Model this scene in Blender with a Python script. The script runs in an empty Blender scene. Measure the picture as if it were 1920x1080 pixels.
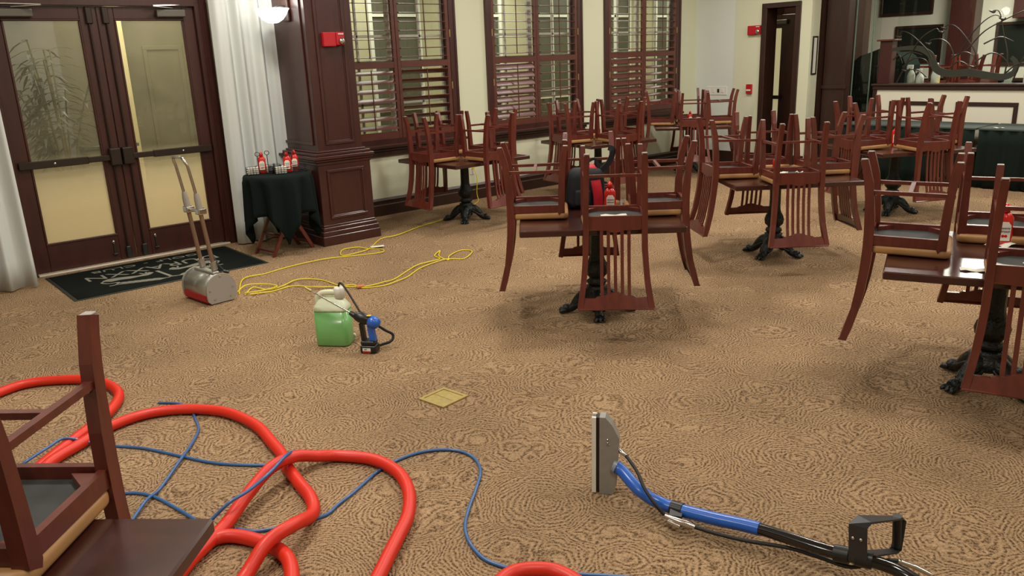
import bpy, bmesh, math, random
from mathutils import Vector, Matrix
PI = math.pi
random.seed(7)
S = bpy.context.scene
C = S.collection

# ------------------------------------------------------------------ camera, world, light, exposure
cam_d = bpy.data.cameras.new('camera'); cam = bpy.data.objects.new('camera', cam_d); C.objects.link(cam); S.camera = cam
cam_d.lens = 1500 / 1920 * 36; cam_d.sensor_width = 36; cam_d.clip_start = .05; cam_d.clip_end = 100
pitch, roll, yaw = math.radians(16.1), math.radians(-2.24), math.radians(49.6)
fw0 = Vector((math.cos(yaw), math.sin(yaw), 0)); rt0 = Vector((math.sin(yaw), -math.cos(yaw), 0)); zz = Vector((0, 0, 1))
fwd = fw0*math.cos(pitch) - zz*math.sin(pitch); upv = fw0*math.sin(pitch) + zz*math.cos(pitch)
rgt = rt0*math.cos(roll) + upv*math.sin(roll); up2 = -rt0*math.sin(roll) + upv*math.cos(roll)
M = Matrix((rgt, up2, -fwd)).transposed().to_4x4(); M.translation = Vector((0, 0, 1.85)); cam.matrix_world = M

S.view_settings.view_transform = 'Standard'; S.view_settings.look = 'None'; S.view_settings.gamma = 1
S.view_settings.use_curve_mapping = False; S.view_settings.exposure = 0.0
W = bpy.data.worlds.new('world'); S.world = W; W.use_nodes = True
W.node_tree.nodes['Background'].inputs[0].default_value = (.5, .55, .6, 1); W.node_tree.nodes['Background'].inputs[1].default_value = .15

def area(x, y, z, size, power, col=(1, .95, .86), rot=(0, 0, 0), sy=None):
    d = bpy.data.lights.new('ceiling_light', 'AREA'); d.energy = power; d.color = col; d.size = size
    if sy: d.shape = 'RECTANGLE'; d.size_y = sy
    else: d.shape = 'DISK'
    o = bpy.data.objects.new('ceiling_light', d); o.location = (x, y, z); o.rotation_euler = rot; C.objects.link(o); return o
CEIL = 3.7
for (x, y, p) in [(1.2, 1.2, 34), (1.2, 4.2, 72), (4.4, 1.2, 36), (4.4, 4.2, 52), (7.6, 1.4, 62), (7.6, 4.4, 66), (10.2, 4.4, 50),
                  (3.0, 6.8, 54), (6.3, 6.8, 42), (9.6, 6.9, 44), (-1.6, 2.8, 54), (1.2, -1.6, 34), (4.6, -1.6, 32), (8.4, -1.6, 44), (10.4, 1.4, 50)]:
    area(x, y, CEIL - .04, .55, p)
area(3.2, 9.8, 3.1, 1.2, 75, (1, .94, .78)); area(1.4, 9.8, 3.1, .8, 24, (1, .94, .82))                   # vestibule beyond the doors
area(6.2, 9.7, 3.1, 1.2, 34, (1, .97, .86)); area(8.6, 9.7, 3.1, 1.2, 34, (1, .97, .86)); area(11.0, 9.7, 3.1, 1.2, 34, (1, .97, .86)); area(13.6, 9.7, 3.1, 1.2, 34, (1, .97, .86))
area(13.6, 4.6, 3.3, 1.0, 125, (1, .93, .84)); area(12.6, 7.8, 3.2, .5, 13, (1, .86, .64))
area(13.2, 1.0, 3.3, 1.0, 30, (1, .93, .84))

# ------------------------------------------------------------------ materials
def lin(c): return c/12.92 if c <= .04045 else ((c+.055)/1.055)**2.4
def rgb(r, g, b): return (lin(r/255), lin(g/255), lin(b/255), 1)
MATS = {}
def mat(name, col=None, rough=.5, metal=0, spec=.5, bump=0, bscale=60, var=0, vscale=8, coat=0, emit=None, es=1, stretch=None, alpha=1):
    if name in MATS: return MATS[name]
    m = bpy.data.materials.new(name); m.use_nodes = True; nt = m.node_tree; b = nt.nodes['Principled BSDF']
    b.inputs['Base Color'].default_value = col; b.inputs['Roughness'].default_value = rough; b.inputs['Metallic'].default_value = metal
    b.inputs['Specular IOR Level'].default_value = spec; b.inputs['Coat Weight'].default_value = coat; b.inputs['Coat Roughness'].default_value = .15
    if alpha < 1: b.inputs['Alpha'].default_value = alpha
    tc = nt.nodes.new('ShaderNodeTexCoord'); mp = nt.nodes.new('ShaderNodeMapping'); nt.links.new(tc.outputs['Object'], mp.inputs[0])
    if stretch: mp.inputs['Scale'].default_value = stretch
    if var:
        n = nt.nodes.new('ShaderNodeTexNoise'); n.inputs['Scale'].default_value = vscale; n.inputs['Detail'].default_value = 4; nt.links.new(mp.outputs[0], n.inputs[0])
        r = nt.nodes.new('ShaderNodeMapRange'); r.inputs[1].default_value = .3; r.inputs[2].default_value = .7; r.inputs[3].default_value = 1-var; r.inputs[4].default_value = 1+var
        nt.links.new(n.outputs[0], r.inputs[0])
        x = nt.nodes.new('ShaderNodeVectorMath'); x.operation = 'SCALE'; x.inputs[0].default_value = col[:3]; nt.links.new(r.outputs[0], x.inputs['Scale'])
        nt.links.new(x.outputs[0], b.inputs['Base Color'])
    if bump:
        n = nt.nodes.new('ShaderNodeTexNoise'); n.inputs['Scale'].default_value = bscale; n.inputs['Detail'].default_value = 3; nt.links.new(mp.outputs[0], n.inputs[0])
        u = nt.nodes.new('ShaderNodeBump'); u.inputs['Strength'].default_value = bump; u.inputs['Distance'].default_value = .01; nt.links.new(n.outputs[0], u.inputs['Height']); nt.links.new(u.outputs[0], b.inputs['Normal'])
    if emit: b.inputs['Emission Color'].default_value = emit; b.inputs['Emission Strength'].default_value = es
    MATS[name] = m; return m

CHAIR = mat('mahogany_chair_wood', rgb(96, 40, 30), .34, spec=.5, var=.22, vscale=5, coat=.25, stretch=(6, 6, 1))
TABLE = mat('table_top_wood', rgb(62, 29, 23), .25, var=.2, vscale=3, coat=.4, stretch=(1, 9, 1))
PANEL = mat('dark_mahogany_panel', rgb(62, 29, 24), .36, var=.18, vscale=4, coat=.2, stretch=(5, 5, 1))
SHUT = mat('shutter_wood', rgb(92, 50, 41), .36, var=.15, vscale=4, coat=.1, stretch=(1, 5, 5))
DARKW = mat('dark_brown_wood', rgb(52, 31, 23), .38, var=.15, vscale=4, stretch=(5, 5, 1))
TANV = mat('tan_vinyl_cushion', rgb(168, 124, 76), .5, var=.08, vscale=12)
BLKB = mat('black_seat_underside', rgb(48, 50, 48), .8, var=.2, vscale=10)
IRON = mat('black_cast_iron', rgb(24, 28, 26), .38, metal=.3, bump=1.0, bscale=45)
STEEL = mat('dark_steel', rgb(70, 70, 68), .4, metal=.7)
CHROME = mat('chrome', rgb(205, 203, 198), .22, metal=1)
ALU = mat('brushed_aluminium', rgb(178, 177, 172), .36, metal=.85, var=.08, vscale=20, stretch=(1, 1, 30))
GREYM = mat('grey_metal_plate', rgb(156, 150, 142), .5, metal=.2)
CREAM = mat('cream_wall_paint', rgb(212, 213, 186), .8, bump=.08, bscale=120)
GREYW = mat('pale_grey_wall_paint', rgb(216, 220, 212), .8, bump=.08, bscale=120)
WHITEW = mat('white_wall_paint', rgb(206, 200, 182), .8, bump=.06, bscale=120)
CEILM = mat('ceiling_paint', rgb(222, 216, 200), .9)
REDP = mat('red_alarm_plastic', rgb(180, 22, 34), .4)
KET = mat('ketchup_red', rgb(200, 28, 16), .25, coat=.3)
WHITEP = mat('white_plastic', rgb(225, 222, 212), .4)
PAPER = mat('white_paper', rgb(226, 222, 208), .8)
BLACKP = mat('black_plastic', rgb(24, 24, 25), .35)
BLACKR = mat('black_rubber', rgb(22, 22, 23), .6)
BLUEP = mat('blue_plastic', rgb(28, 92, 188), .32, coat=.3)
BLUEH = mat('blue_hose_rubber', rgb(48, 96, 152), .35, coat=.2, var=.12, vscale=6)
REDH = mat('red_vacuum_hose', rgb(214, 44, 24), .42)
YEL = mat('yellow_cord', rgb(226, 206, 30), .42)
BRASS = mat('brass', rgb(178, 158, 96), .42, metal=.45, var=.12, vscale=40)
CLOTHB = mat('black_cloth', rgb(18, 27, 25), .95, spec=.15, bump=.15, bscale=300)
MATB = mat('black_mat_pile', rgb(20, 25, 22), .95, spec=.1, bump=.6, bscale=400, var=.2, vscale=6)
MATG = mat('grey_mat_pile', rgb(134, 132, 120), .95, bump=.6, bscale=400)
GREENW = mat('dark_green_paint', rgb(36, 42, 36), .5)
YELB = mat('yellow_plastic', rgb(220, 190, 50), .4)
OILED = mat('bronze_iron', rgb(62, 55, 46), .38, metal=.5)
SKIRT = mat('dark_green_skirt', rgb(19, 29, 24), .9, spec=.15, bump=.1, bscale=200)
NAVY = mat('dark_bag_fabric', rgb(23, 25, 30), .8, bump=.2, bscale=250)
REDF = mat('red_bag_fabric', rgb(190, 20, 42), .7, bump=.2, bscale=250)
STONE = mat('vestibule_floor_stone', rgb(206, 184, 132), .6, var=.06, vscale=3)
LEAFG = mat('dark_palm_leaf', rgb(26, 32, 22), .5, var=.2)
CANE = mat('palm_cane', rgb(70, 66, 40), .6)

def glass_mat(name, tint=(.93, .95, .92, 1), film=0.0, filmcol=(.3, .3, .25, 1), fz=None, refl=1.5, fscale=2.2):
    m = bpy.data.materials.new(name); m.use_nodes = True; nt = m.node_tree; nt.nodes.clear(); N = nt.nodes.new; L = nt.links.new
    out = N('ShaderNodeOutputMaterial'); tr = N('ShaderNodeBsdfTransparent'); tr.inputs[0].default_value = tint
    gl = N('ShaderNodeBsdfGlossy'); gl.inputs['Roughness'].default_value = .02
    fr = N('ShaderNodeFresnel'); fr.inputs[0].default_value = refl
    gm = N('ShaderNodeNewGeometry'); iv = N('ShaderNodeMath'); iv.operation = 'SUBTRACT'; iv.inputs[0].default_value = 1; L(gm.outputs['Backfacing'], iv.inputs[1])
    fm = N('ShaderNodeMath'); fm.operation = 'MULTIPLY'; L(fr.outputs[0], fm.inputs[0]); L(iv.outputs[0], fm.inputs[1])
    mx = N('ShaderNodeMixShader'); L(fm.outputs[0], mx.inputs[0]); L(tr.outputs[0], mx.inputs[1]); L(gl.outputs[0], mx.inputs[2])
    last = mx
    if film:
        df = N('ShaderNodeBsdfDiffuse'); df.inputs[0].default_value = filmcol; tl = N('ShaderNodeBsdfTranslucent'); tl.inputs[0].default_value = filmcol
        ms = N('ShaderNodeMixShader'); ms.inputs[0].default_value = .5; L(df.outputs[0], ms.inputs[1]); L(tl.outputs[0], ms.inputs[2])
        tc = N('ShaderNodeTexCoord'); no = N('ShaderNodeTexNoise'); no.inputs['Scale'].default_value = fscale; no.inputs['Detail'].default_value = 6; no.inputs['Distortion'].default_value = .8
        L(tc.outputs['Object'], no.inputs[0])
        mr = N('ShaderNodeMapRange'); mr.inputs[1].default_value = .3; mr.inputs[2].default_value = .72; mr.inputs[3].default_value = film*.25; mr.inputs[4].default_value = film; L(no.outputs[0], mr.inputs[0])
        fac = mr.outputs[0]
        if fz:                                   # film grows stronger below a height
            se = N('ShaderNodeSeparateXYZ'); L(tc.outputs['Object'], se.inputs[0])
            m2 = N('ShaderNodeMapRange'); m2.inputs[1].default_value = fz[0]; m2.inputs[2].default_value = fz[1]; m2.inputs[3].default_value = fz[2]; m2.inputs[4].default_value = 0; L(se.outputs[2], m2.inputs[0])
            mxm = N('ShaderNodeMath'); mxm.operation = 'MAXIMUM'; L(fac, mxm.inputs[0]); L(m2.outputs[0], mxm.inputs[1]); fac = mxm.outputs[0]
        mf = N('ShaderNodeMixShader'); L(fac, mf.inputs[0]); L(mx.outputs[0], mf.inputs[1]); L(ms.outputs[0], mf.inputs[2]); last = mf
    L(last.outputs[0], out.inputs[0]); return m
GLASS = glass_mat('window_glass'); GLASSD = glass_mat('door_glass', film=.1, filmcol=(.82, .72, .48, 1), fz=(.62, 1.16, .85), fscale=1.6)
GLASSP = glass_mat('partition_glass', tint=(.92, .96, .94, 1), refl=1.55)

def carpet():
    m = bpy.data.materials.new('brown_loop_carpet'); m.use_nodes = True; nt = m.node_tree; N = nt.nodes.new; L = nt.links.new; b = nt.nodes['Principled BSDF']
    def math_(op, a, c=None):
        n = N('ShaderNodeMath'); n.operation = op
        for i, v in enumerate((a, c)):
            if v is None: continue
            if isinstance(v, (int, float)): n.inputs[i].default_value = v
            else: L(v, n.inputs[i])
        return n.outputs[0]
    tc = N('ShaderNodeTexCoord'); pos = tc.outputs['Object']
    n1 = N('ShaderNodeTexNoise'); n1.inputs['Scale'].default_value = 5; n1.inputs['Detail'].default_value = 2; L(pos, n1.inputs[0])
    sb = N('ShaderNodeVectorMath'); sb.operation = 'SUBTRACT'; L(n1.outputs['Color'], sb.inputs[0]); sb.inputs[1].default_value = (.5, .5, .5)
    sc = N('ShaderNodeVectorMath'); sc.operation = 'SCALE'; L(sb.outputs[0], sc.inputs[0]); sc.inputs['Scale'].default_value = .16
    ad = N('ShaderNodeVectorMath'); ad.operation = 'ADD'; L(pos, ad.inputs[0]); L(sc.outputs[0], ad.inputs[1])
    v = N('ShaderNodeTexVoronoi'); v.inputs['Scale'].default_value = 2.5; L(ad.outputs[0], v.inputs['Vector'])
    n2 = N('ShaderNodeTexNoise'); n2.inputs['Scale'].default_value = 30; n2.inputs['Detail'].default_value = 2; L(pos, n2.inputs[0])
    ph = math_('ADD', math_('MULTIPLY', v.outputs['Distance'], 2*PI/(.017*2.5)), math_('MULTIPLY', n2.outputs[0], 5.5))
    ring = math_('SINE', ph)
    n3 = N('ShaderNodeTexNoise'); n3.inputs['Scale'].default_value = 85; n3.inputs['Detail'].default_value = 1; L(pos, n3.inputs[0])
    dash = math_('ADD', math_('MULTIPLY', ring, .5), math_('MULTIPLY', math_('SUBTRACT', n3.outputs[0], .5), 3.2))
    mp = N('ShaderNodeMapping'); mp.inputs['Rotation'].default_value = (0, 0, .35); mp.inputs['Scale'].default_value = (1, 1.5, 1); L(pos, mp.inputs[0])
    v2 = N('ShaderNodeTexVoronoi'); v2.inputs['Scale'].default_value = 125; v2.inputs['Randomness'].default_value = .55; L(mp.outputs[0], v2.inputs['Vector'])
    f = math_('ADD', dash, math_('MULTIPLY', math_('SUBTRACT', .42, v2.outputs['Distance']), 1.3))
    mr = N('ShaderNodeMapRange'); mr.inputs[1].default_value = -.95; mr.inputs[2].default_value = .95; L(f, mr.inputs[0])
    cr = N('ShaderNodeValToRGB'); e = cr.color_ramp.elements; e[0].position = 0; e[0].color = rgb(90, 69, 49); e[1].position = 1; e[1].color = rgb(184, 155, 121)
    k = e.new(.36); k.color = rgb(152, 124, 93); L(mr.outputs[0], cr.inputs[0])
    n4 = N('ShaderNodeTexNoise'); n4.inputs['Scale'].default_value = 1.1; n4.inputs['Detail'].default_value = 3; L(pos, n4.inputs[0])
    m4 = N('ShaderNodeMapRange'); m4.inputs[1].default_value = .35; m4.inputs[2].default_value = .65; m4.inputs[3].default_value = .84; m4.inputs[4].default_value = 1.08; L(n4.outputs[0], m4.inputs[0])
    sv = N('ShaderNodeVectorMath'); sv.operation = 'SCALE'; L(cr.outputs[0], sv.inputs[0]); L(m4.outputs[0], sv.inputs['Scale']); L(sv.outputs[0], b.inputs['Base Color'])
    b.inputs['Roughness'].default_value = .95; b.inputs['Specular IOR Level'].default_value = .15
    bp = N('ShaderNodeBump'); bp.inputs['Strength'].default_value = .6; bp.inputs['Distance'].default_value = .006; L(f, bp.inputs['Height']); L(bp.outputs[0], b.inputs['Normal'])
    return m
CARPET = carpet()

# ------------------------------------------------------------------ mesh helpers
class MB:
    def __init__(s): s.v = []; s.f = []; s.sm = []; s.mi = []
    def add(s, vs, fs, smooth=False, mi=0):
        o = len(s.v); s.v += [tuple(p) for p in vs]; s.f += [tuple(o+i for i in f) for f in fs]; s.sm += [smooth]*len(fs); s.mi += [mi]*len(fs); return s
    def box(s, x0, x1, y0, y1, z0, z1, bev=0, T=None, mi=0):
        bm = bmesh.new(); bmesh.ops.create_cube(bm, size=1)
        for q in bm.verts: q.co = Vector((x0+(q.co.x+.5)*(x1-x0), y0+(q.co.y+.5)*(y1-y0), z0+(q.co.z+.5)*(z1-z0)))
        if bev: bmesh.ops.bevel(bm, geom=bm.edges[:]+bm.verts[:], offset=min(bev, abs(x1-x0)*.45, abs(y1-y0)*.45, abs(z1-z0)*.45), segments=1 if bev < .008 else 3, affect='EDGES', profile=.5)
        if T: bmesh.ops.transform(bm, matrix=T, verts=bm.verts)
        bm.verts.index_update(); s.add([q.co[:] for q in bm.verts], [[q.index for q in f.verts] for f in bm.faces], False, mi); bm.free(); return s
    def prism(s, pts, d0, d1, axis='y', T=None, smooth=False, mi=0):
        n = len(pts); mk = {'y': lambda a, b, d: (a, d, b), 'x': lambda a, b, d: (d, a, b), 'z': lambda a, b, d: (a, b, d)}[axis]
        vs = [mk(a, b, d0) for a, b in pts] + [mk(a, b, d1) for a, b in pts]
        if T: vs = [(T @ Vector(p))[:] for p in vs]
        s.add(vs, [tuple(range(n))[::-1], tuple(range(n, 2*n))] , False, mi)
        o = len(s.v)-2*n
        for i in range(n): s.f.append((o+i, o+(i+1) % n, o+n+(i+1) % n, o+n+i)); s.sm.append(smooth); s.mi.append(mi)
        return s
    def sweep(s, path, sec, up=None, scale=None, closed=False, cap=True, smooth=True, mi=0):
        P = [Vector(p) for p in path]; n = len(P); m = len(sec); vs = []; u = Vector(up) if up else None; prev = None
        for i in range(n):
            t = (P[(i+1) % n]-P[i-1]) if closed else (P[min(i+1, n-1)]-P[max(i-1, 0)])
            t.normalize()
            if u: a = u - t*u.dot(t)
            elif prev is None: a = Vector((0, 0, 1)) - t*t.z if abs(t.z) < .95 else Vector((1, 0, 0)) - t*t.x
            else: a = prev - t*prev.dot(t)
            a.normalize(); prev = a; b = t.cross(a); k = scale[i] if scale else 1
            if not isinstance(k, (tuple, list)): k = (k, k)
            vs += [(P[i]+a*(q[0]*k[0])+b*(q[1]*k[1]))[:] for q in sec]
        fs = []
        for i in range(n if closed else n-1):
            j = (i+1) % n
            for q in range(m): fs.append((i*m+q, j*m+q, j*m+(q+1) % m, i*m+(q+1) % m))
        s.add(vs, fs, smooth, mi)
        if cap and not closed: s.add(vs[:m], [tuple(range(m))], False, mi); s.add(vs[-m:], [tuple(range(m))[::-1]], False, mi)
        return s
    def tube(s, path, r, seg=8, closed=False, smooth=True, mi=0, up=None):
        sec = [(math.cos(2*PI*i/seg), math.sin(2*PI*i/seg)) for i in range(seg)]
        sc = [r]*len(path) if isinstance(r, (int, float)) else list(r)
        return s.sweep(path, sec, up, sc, closed, True, smooth, mi)
    def bar(s, path, w, t, up, scale=None, mi=0):
        return s.sweep(path, [(t/2, w/2), (-t/2, w/2), (-t/2, -w/2), (t/2, -w/2)], up, scale, False, True, False, mi)
    def lathe(s, prof, seg=20, c=(0, 0, 0), T=None, smooth=True, mi=0, lobes=0, la=0):
        vs = []
        for r, z in prof:
            for i in range(seg):
                a = 2*PI*i/seg; rr = r*(1+la*math.cos(lobes*a)) if lobes else r
                vs.append((c[0]+rr*math.cos(a), c[1]+rr*math.sin(a), c[2]+z))
        if T: vs = [(T @ Vector(p))[:] for p in vs]
        fs = []
        for j in range(len(prof)-1):
            for i in range(seg): fs.append((j*seg+i, j*seg+(i+1) % seg, (j+1)*seg+(i+1) % seg, (j+1)*seg+i))
        s.add(vs, fs, smooth, mi)
        k = len(s.v)-len(vs)
        s.f += [tuple(k+i for i in range(seg))[::-1], tuple(k+len(vs)-seg+i for i in range(seg))]; s.sm += [False]*2; s.mi += [mi]*2
        return s
    def mesh(s, name, m):
        me = bpy.data.meshes.new(name); me.from_pydata(s.v, [], s.f)
        for q in (m if isinstance(m, (list, tuple)) else [m]): me.materials.append(q)
        me.polygons.foreach_set('use_smooth', s.sm); me.polygons.foreach_set('material_index', s.mi)
        bm = bmesh.new(); bm.from_mesh(me); bmesh.ops.recalc_face_normals(bm, faces=bm.faces); bm.to_mesh(me); bm.free()
        me.update(); return me
    def build(s, name, m, parent=None, label=None, cat=None, group=None, kind=None):
        o = bpy.data.objects.new(name, s.mesh(name, m)); C.objects.link(o)
        if parent: o.parent = parent
        return tag(o, label, cat, group, kind)
def tag(o, label=None, cat=None, group=None, kind=None):
    for k, v in (('label', label), ('category', cat), ('group', group), ('kind', kind)):
        if v: o[k] = v
    return o
def empty(name, loc=(0, 0, 0), rot=(0, 0, 0), label=None, cat=None, group=None, kind=None, parent=None):
    o = bpy.data.objects.new(name, None); o.location = loc; o.rotation_euler = rot; o.empty_display_size = .1; C.objects.link(o)
    if parent: o.parent = parent
    return tag(o, label, cat, group, kind)
def put(name, me, parent, loc=(0, 0, 0), rot=(0, 0, 0)):
    o = bpy.data.objects.new(name, me); o.location = loc; o.rotation_euler = rot; C.objects.link(o); o.parent = parent; return o
def copy_tree(o, parent=None):
    c = o.copy(); C.objects.link(c)
    if parent: c.parent = parent
    for ch in list(o.children): copy_tree(ch, c)
    return c
def cr(pts, n=8, closed=False):
    P = [Vector(p) for p in pts]; out = []; m = len(P)
    for i in range(m if closed else m-1):
        a, b, c, d = (P[(i-1) % m], P[i], P[(i+1) % m], P[(i+2) % m]) if closed else (P[max(i-1, 0)], P[i], P[i+1], P[min(i+2, m-1)])
        for k in range(n):
            t = k/n; out.append(.5*((2*b)+(c-a)*t+(2*a-5*b+4*c-d)*t*t+(3*b-a-3*c+d)*t**3))
    if not closed: out.append(P[-1])
    return out
def text(body, size, mtl, parent, loc, rot, name='lettering', ex=.001, sx=1, align='CENTER'):
    cu = bpy.data.curves.new(name, 'FONT'); cu.body = body; cu.size = size; cu.extrude = ex; cu.align_x = align; cu.align_y = 'CENTER'; cu.materials.append(mtl)
    o = bpy.data.objects.new(name, cu); o.location = loc; o.rotation_euler = rot; o.scale = (sx, 1, 1); C.objects.link(o)
    bpy.context.view_layer.update(); me = bpy.data.meshes.new_from_object(o.evaluated_get(bpy.context.evaluated_depsgraph_get())); bpy.data.objects.remove(o)
    o = bpy.data.objects.new(name, me); o.location = loc; o.rotation_euler = rot; o.scale = (sx, 1, 1); C.objects.link(o); o.parent = parent; return o
def wave_sheet(mb, x0, x1, y, z0, z1, amp, n, seg=140, zseg=10, seed=0, flare=0, thick=0, axis='x', k2=.35):
    rnd = random.Random(seed); ph = [rnd.uniform(0, 6.28) for _ in range(4)]; vs = []; fs = []
    for j in range(zseg+1):
        t = j/zseg; z = z1+(z0-z1)*t
        for i in range(seg+1):
            u = i/seg; x = x0+(x1-x0)*u; a = amp*(.7+.5*t)
            w = a*(math.sin(2*PI*n*u+ph[0]+.5*math.sin(3*u*6+ph[1]))+.35*math.sin(2*PI*n*1.7*u+ph[2]+t*.8))
            p = (x+flare*(u-.5)*t, y+w, z); vs.append(p if axis == 'x' else (p[1], p[0], p[2]))
    for j in range(zseg):
        for i in range(seg): a = j*(seg+1)+i; fs.append((a, a+1, a+seg+2, a+seg+1))
    mb.add(vs, fs, True); return mb

# ------------------------------------------------------------------ room shell
YW, XB = 8.59, 11.6
MB().box(-4, 11.9, -4, 8.7, -.1, 0).build('floor', CARPET, kind='structure', label='brown patterned loop carpet')
MB().box(-4.1, 17.1, -4.2, 11.2, CEIL, CEIL+.1).build('ceiling', CEILM, kind='structure')
MB().box(-4.15, -4, -4.2, 8.7, 0, CEIL).build('wall_left', CREAM, kind='structure')
MB().box(-4, 16, -4.2, -4.05, 0, CEIL).build('wall_rear', CREAM, kind='structure')
# window wall with openings
DOORX = (1.32, 3.26); DOORZ = 2.5
WINS = [(4.70, 6.50), (7.02, 8.82), (9.32, 11.12)]; WZ0, WZ1 = .83, 3.15
wb = MB(); T0, T1 = YW, YW+.18
wb.box(-4, DOORX[0], T0, T1, 0, CEIL).box(DOORX[0], DOORX[1], T0, T1, DOORZ, CEIL).box(DOORX[1], WINS[0][0], T0, T1, 0, CEIL)
for i, (a, b) in enumerate(WINS):
    wb.box(a, b, T0, T1, 0, WZ0).box(a, b, T0, T1, WZ1, CEIL)
    wb.box(b, WINS[i+1][0] if i < 2 else 11.9, T0, T1, 0, CEIL)
wb.build('wall_front', CREAM, kind='structure')
# end wall with door 3 (opening y 6.76-7.30)
D3 = (6.76, 7.28, 2.42)
MB().box(XB, XB+.25, 7.84, YW, 0, CEIL).build('wall_corner', GREYW, kind='structure')
MB().box(XB-.004, XB+.25, D3[1], 7.84, 0, CEIL).box(XB-.004, XB+.25, 6.52, D3[0], 0, CEIL).box(XB-.004, XB+.25, D3[0], D3[1], D3[2], CEIL).build('wall_right', CREAM, kind='structure')

def molding(x0, x1, y, prof, n=-1):      # profile (depth, z) extruded along x at wall y facing -y
    return [(y-d, z) for d, z in prof]
def base_x(mb, x0, x1, y):
    mb.prism([(y, 0), (y-.035, 0), (y-.035, .13), (y-.025, .14), (y-.025, .17), (y-.03, .175), (y-.03, .19), (y-.012, .215), (y, .215)], x0, x1, 'x')
    return mb
base_x(MB(), 4.5, 11.6, YW).build('baseboard_front', DARKW, kind='structure')
base_x(MB(), 3.26, 3.9, YW).build('baseboard_side', DARKW, kind='structure')
MB().box(XB-.03, XB, 7.36, YW-.035, 0, .2, .004).box(XB-.03, XB, 6.52, 6.68, 0, .2, .004).build('baseboard_right', DARKW, kind='structure')

# ------------------------------------------------------------------ pillar
def ring_frame(mb, a0, a1, z0, z1, w, d0, d1, face, ax, bev=.004):
    def bx(p0, p1, q0, q1):
        lo, hi = sorted((face+d0, face+d1))
        if ax == 'y': mb.box(p0, p1, lo, hi, q0, q1, bev)
        else: mb.box(lo, hi, p0, p1, q0, q1, bev)
    bx(a0, a1, z0, z0+w); bx(a0, a1, z1-w, z1); bx(a0, a0+w, z0+w, z1-w); bx(a1-w, a1, z0+w, z1-w)
def pillar(x0, x1, yf, name='wall_pillar'):
    r = empty(name, ((x0+x1)/2, yf, 0), kind='structure'); ox, oy = (x0+x1)/2, yf
    def b(mb, n, m=PANEL):
        mb.v = [(p[0]-ox, p[1]-oy, p[2]) for p in mb.v]; return mb.build(n, m, r)
    b(MB().box(x0, x1, yf, YW, .95, CEIL, .004), 'shaft')
    b(MB().box(x0-.05, x1+.05, yf-.05, YW, .2, .86, .004), 'pedestal')
    m = MB()
    for e, z0, z1 in ((.09, 0, .1), (.08, .1, .15), (.065, .15, .19), (.055, .19, .215)): m.box(x0-e, x1+e, yf-e, YW, z0, z1, .006)
    b(m, 'plinth')
    m = MB()
    for e, z0, z1 in ((.06, .84, .875), (.075, .875, .9), (.09, .9, .935), (.06, .935, .965), (.025, .965, .985)): m.box(x0-e, x1+e, yf-e, YW, z0, z1, .006)
    b(m, 'cap_moulding')
    for (a0, a1, z0, z1, face, ax, n) in ((x0+.09, x1-.09, 1.04, 2.9, yf, 'y', 'panel_moulding'), (x0+.04, x1-.04, .27, .79, yf-.05, 'y', 'panel_moulding')):
        m = MB(); ring_frame(m, a0, a1, z0, z1, .03, 0, -.016, face, ax); ring_frame(m, a0+.03, a1-.03, z0+.03, z1-.03, .012, 0, -.008, face, ax); b(m, n)
    for (z0, z1, e) in ((1.04, 2.9, 0), (.27, .79, .05)):
        m = MB(); ring_frame(m, yf+.08, YW-.1, z0, z1, .03, 0, -.016, x0-e, 'x'); b(m, 'panel_moulding')
        m = MB(); ring_frame(m, yf+.08, YW-.1, z0, z1, .03, 0, .016, x1+e, 'x'); b(m, 'panel_moulding')
    return r
pillar(3.94, 4.46, 7.63)
pillar(.02, .54, 7.63)

# ------------------------------------------------------------------ sconces
SHADE = mat('white_sconce_glass', rgb(240, 238, 230), .3, emit=(1, .98, .93, 1), es=2.6)
def sconce(loc, rot, label, power=4.5):
    r = empty('wall_sconce', loc, rot, label, 'wall lamp', 'bowl sconces on the pillars')
    MB().box(-.06, .06, -.03, 0, -.1, .16, .012).build('back_plate', DARKW, r)
    MB().lathe([(.012, -.115), (.05, -.11), (.1, -.08), (.14, -.03), (.155, .005), (.168, .02), (.17, .026), (.155, .02), (.13, -.02), (.02, -.1)], 28, (0, -.17, 0)).build('bowl_shade', SHADE, r)
    MB().tube([(0, -.02, .05), (0, -.1, .05), (0, -.17, .02)], .01, 8).build('arm', STEEL, r)
    d = bpy.data.lights.new('sconce_bulb', 'POINT'); d.energy = power; d.color = (1, .95, .86); d.shadow_soft_size = .1
    o = bpy.data.objects.new('sconce_bulb', d); o.location = (0, -.17, .12); C.objects.link(o); o.parent = r
    return r
sconce((3.94, 7.98, 2.38), (0, 0, -PI/2), 'lit white glass bowl sconce on the left side of the pillar')
sconce((.54, 7.98, 2.38), (0, 0, PI/2), 'lit white bowl sconce on the pillar left of the doors', 5)

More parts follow.
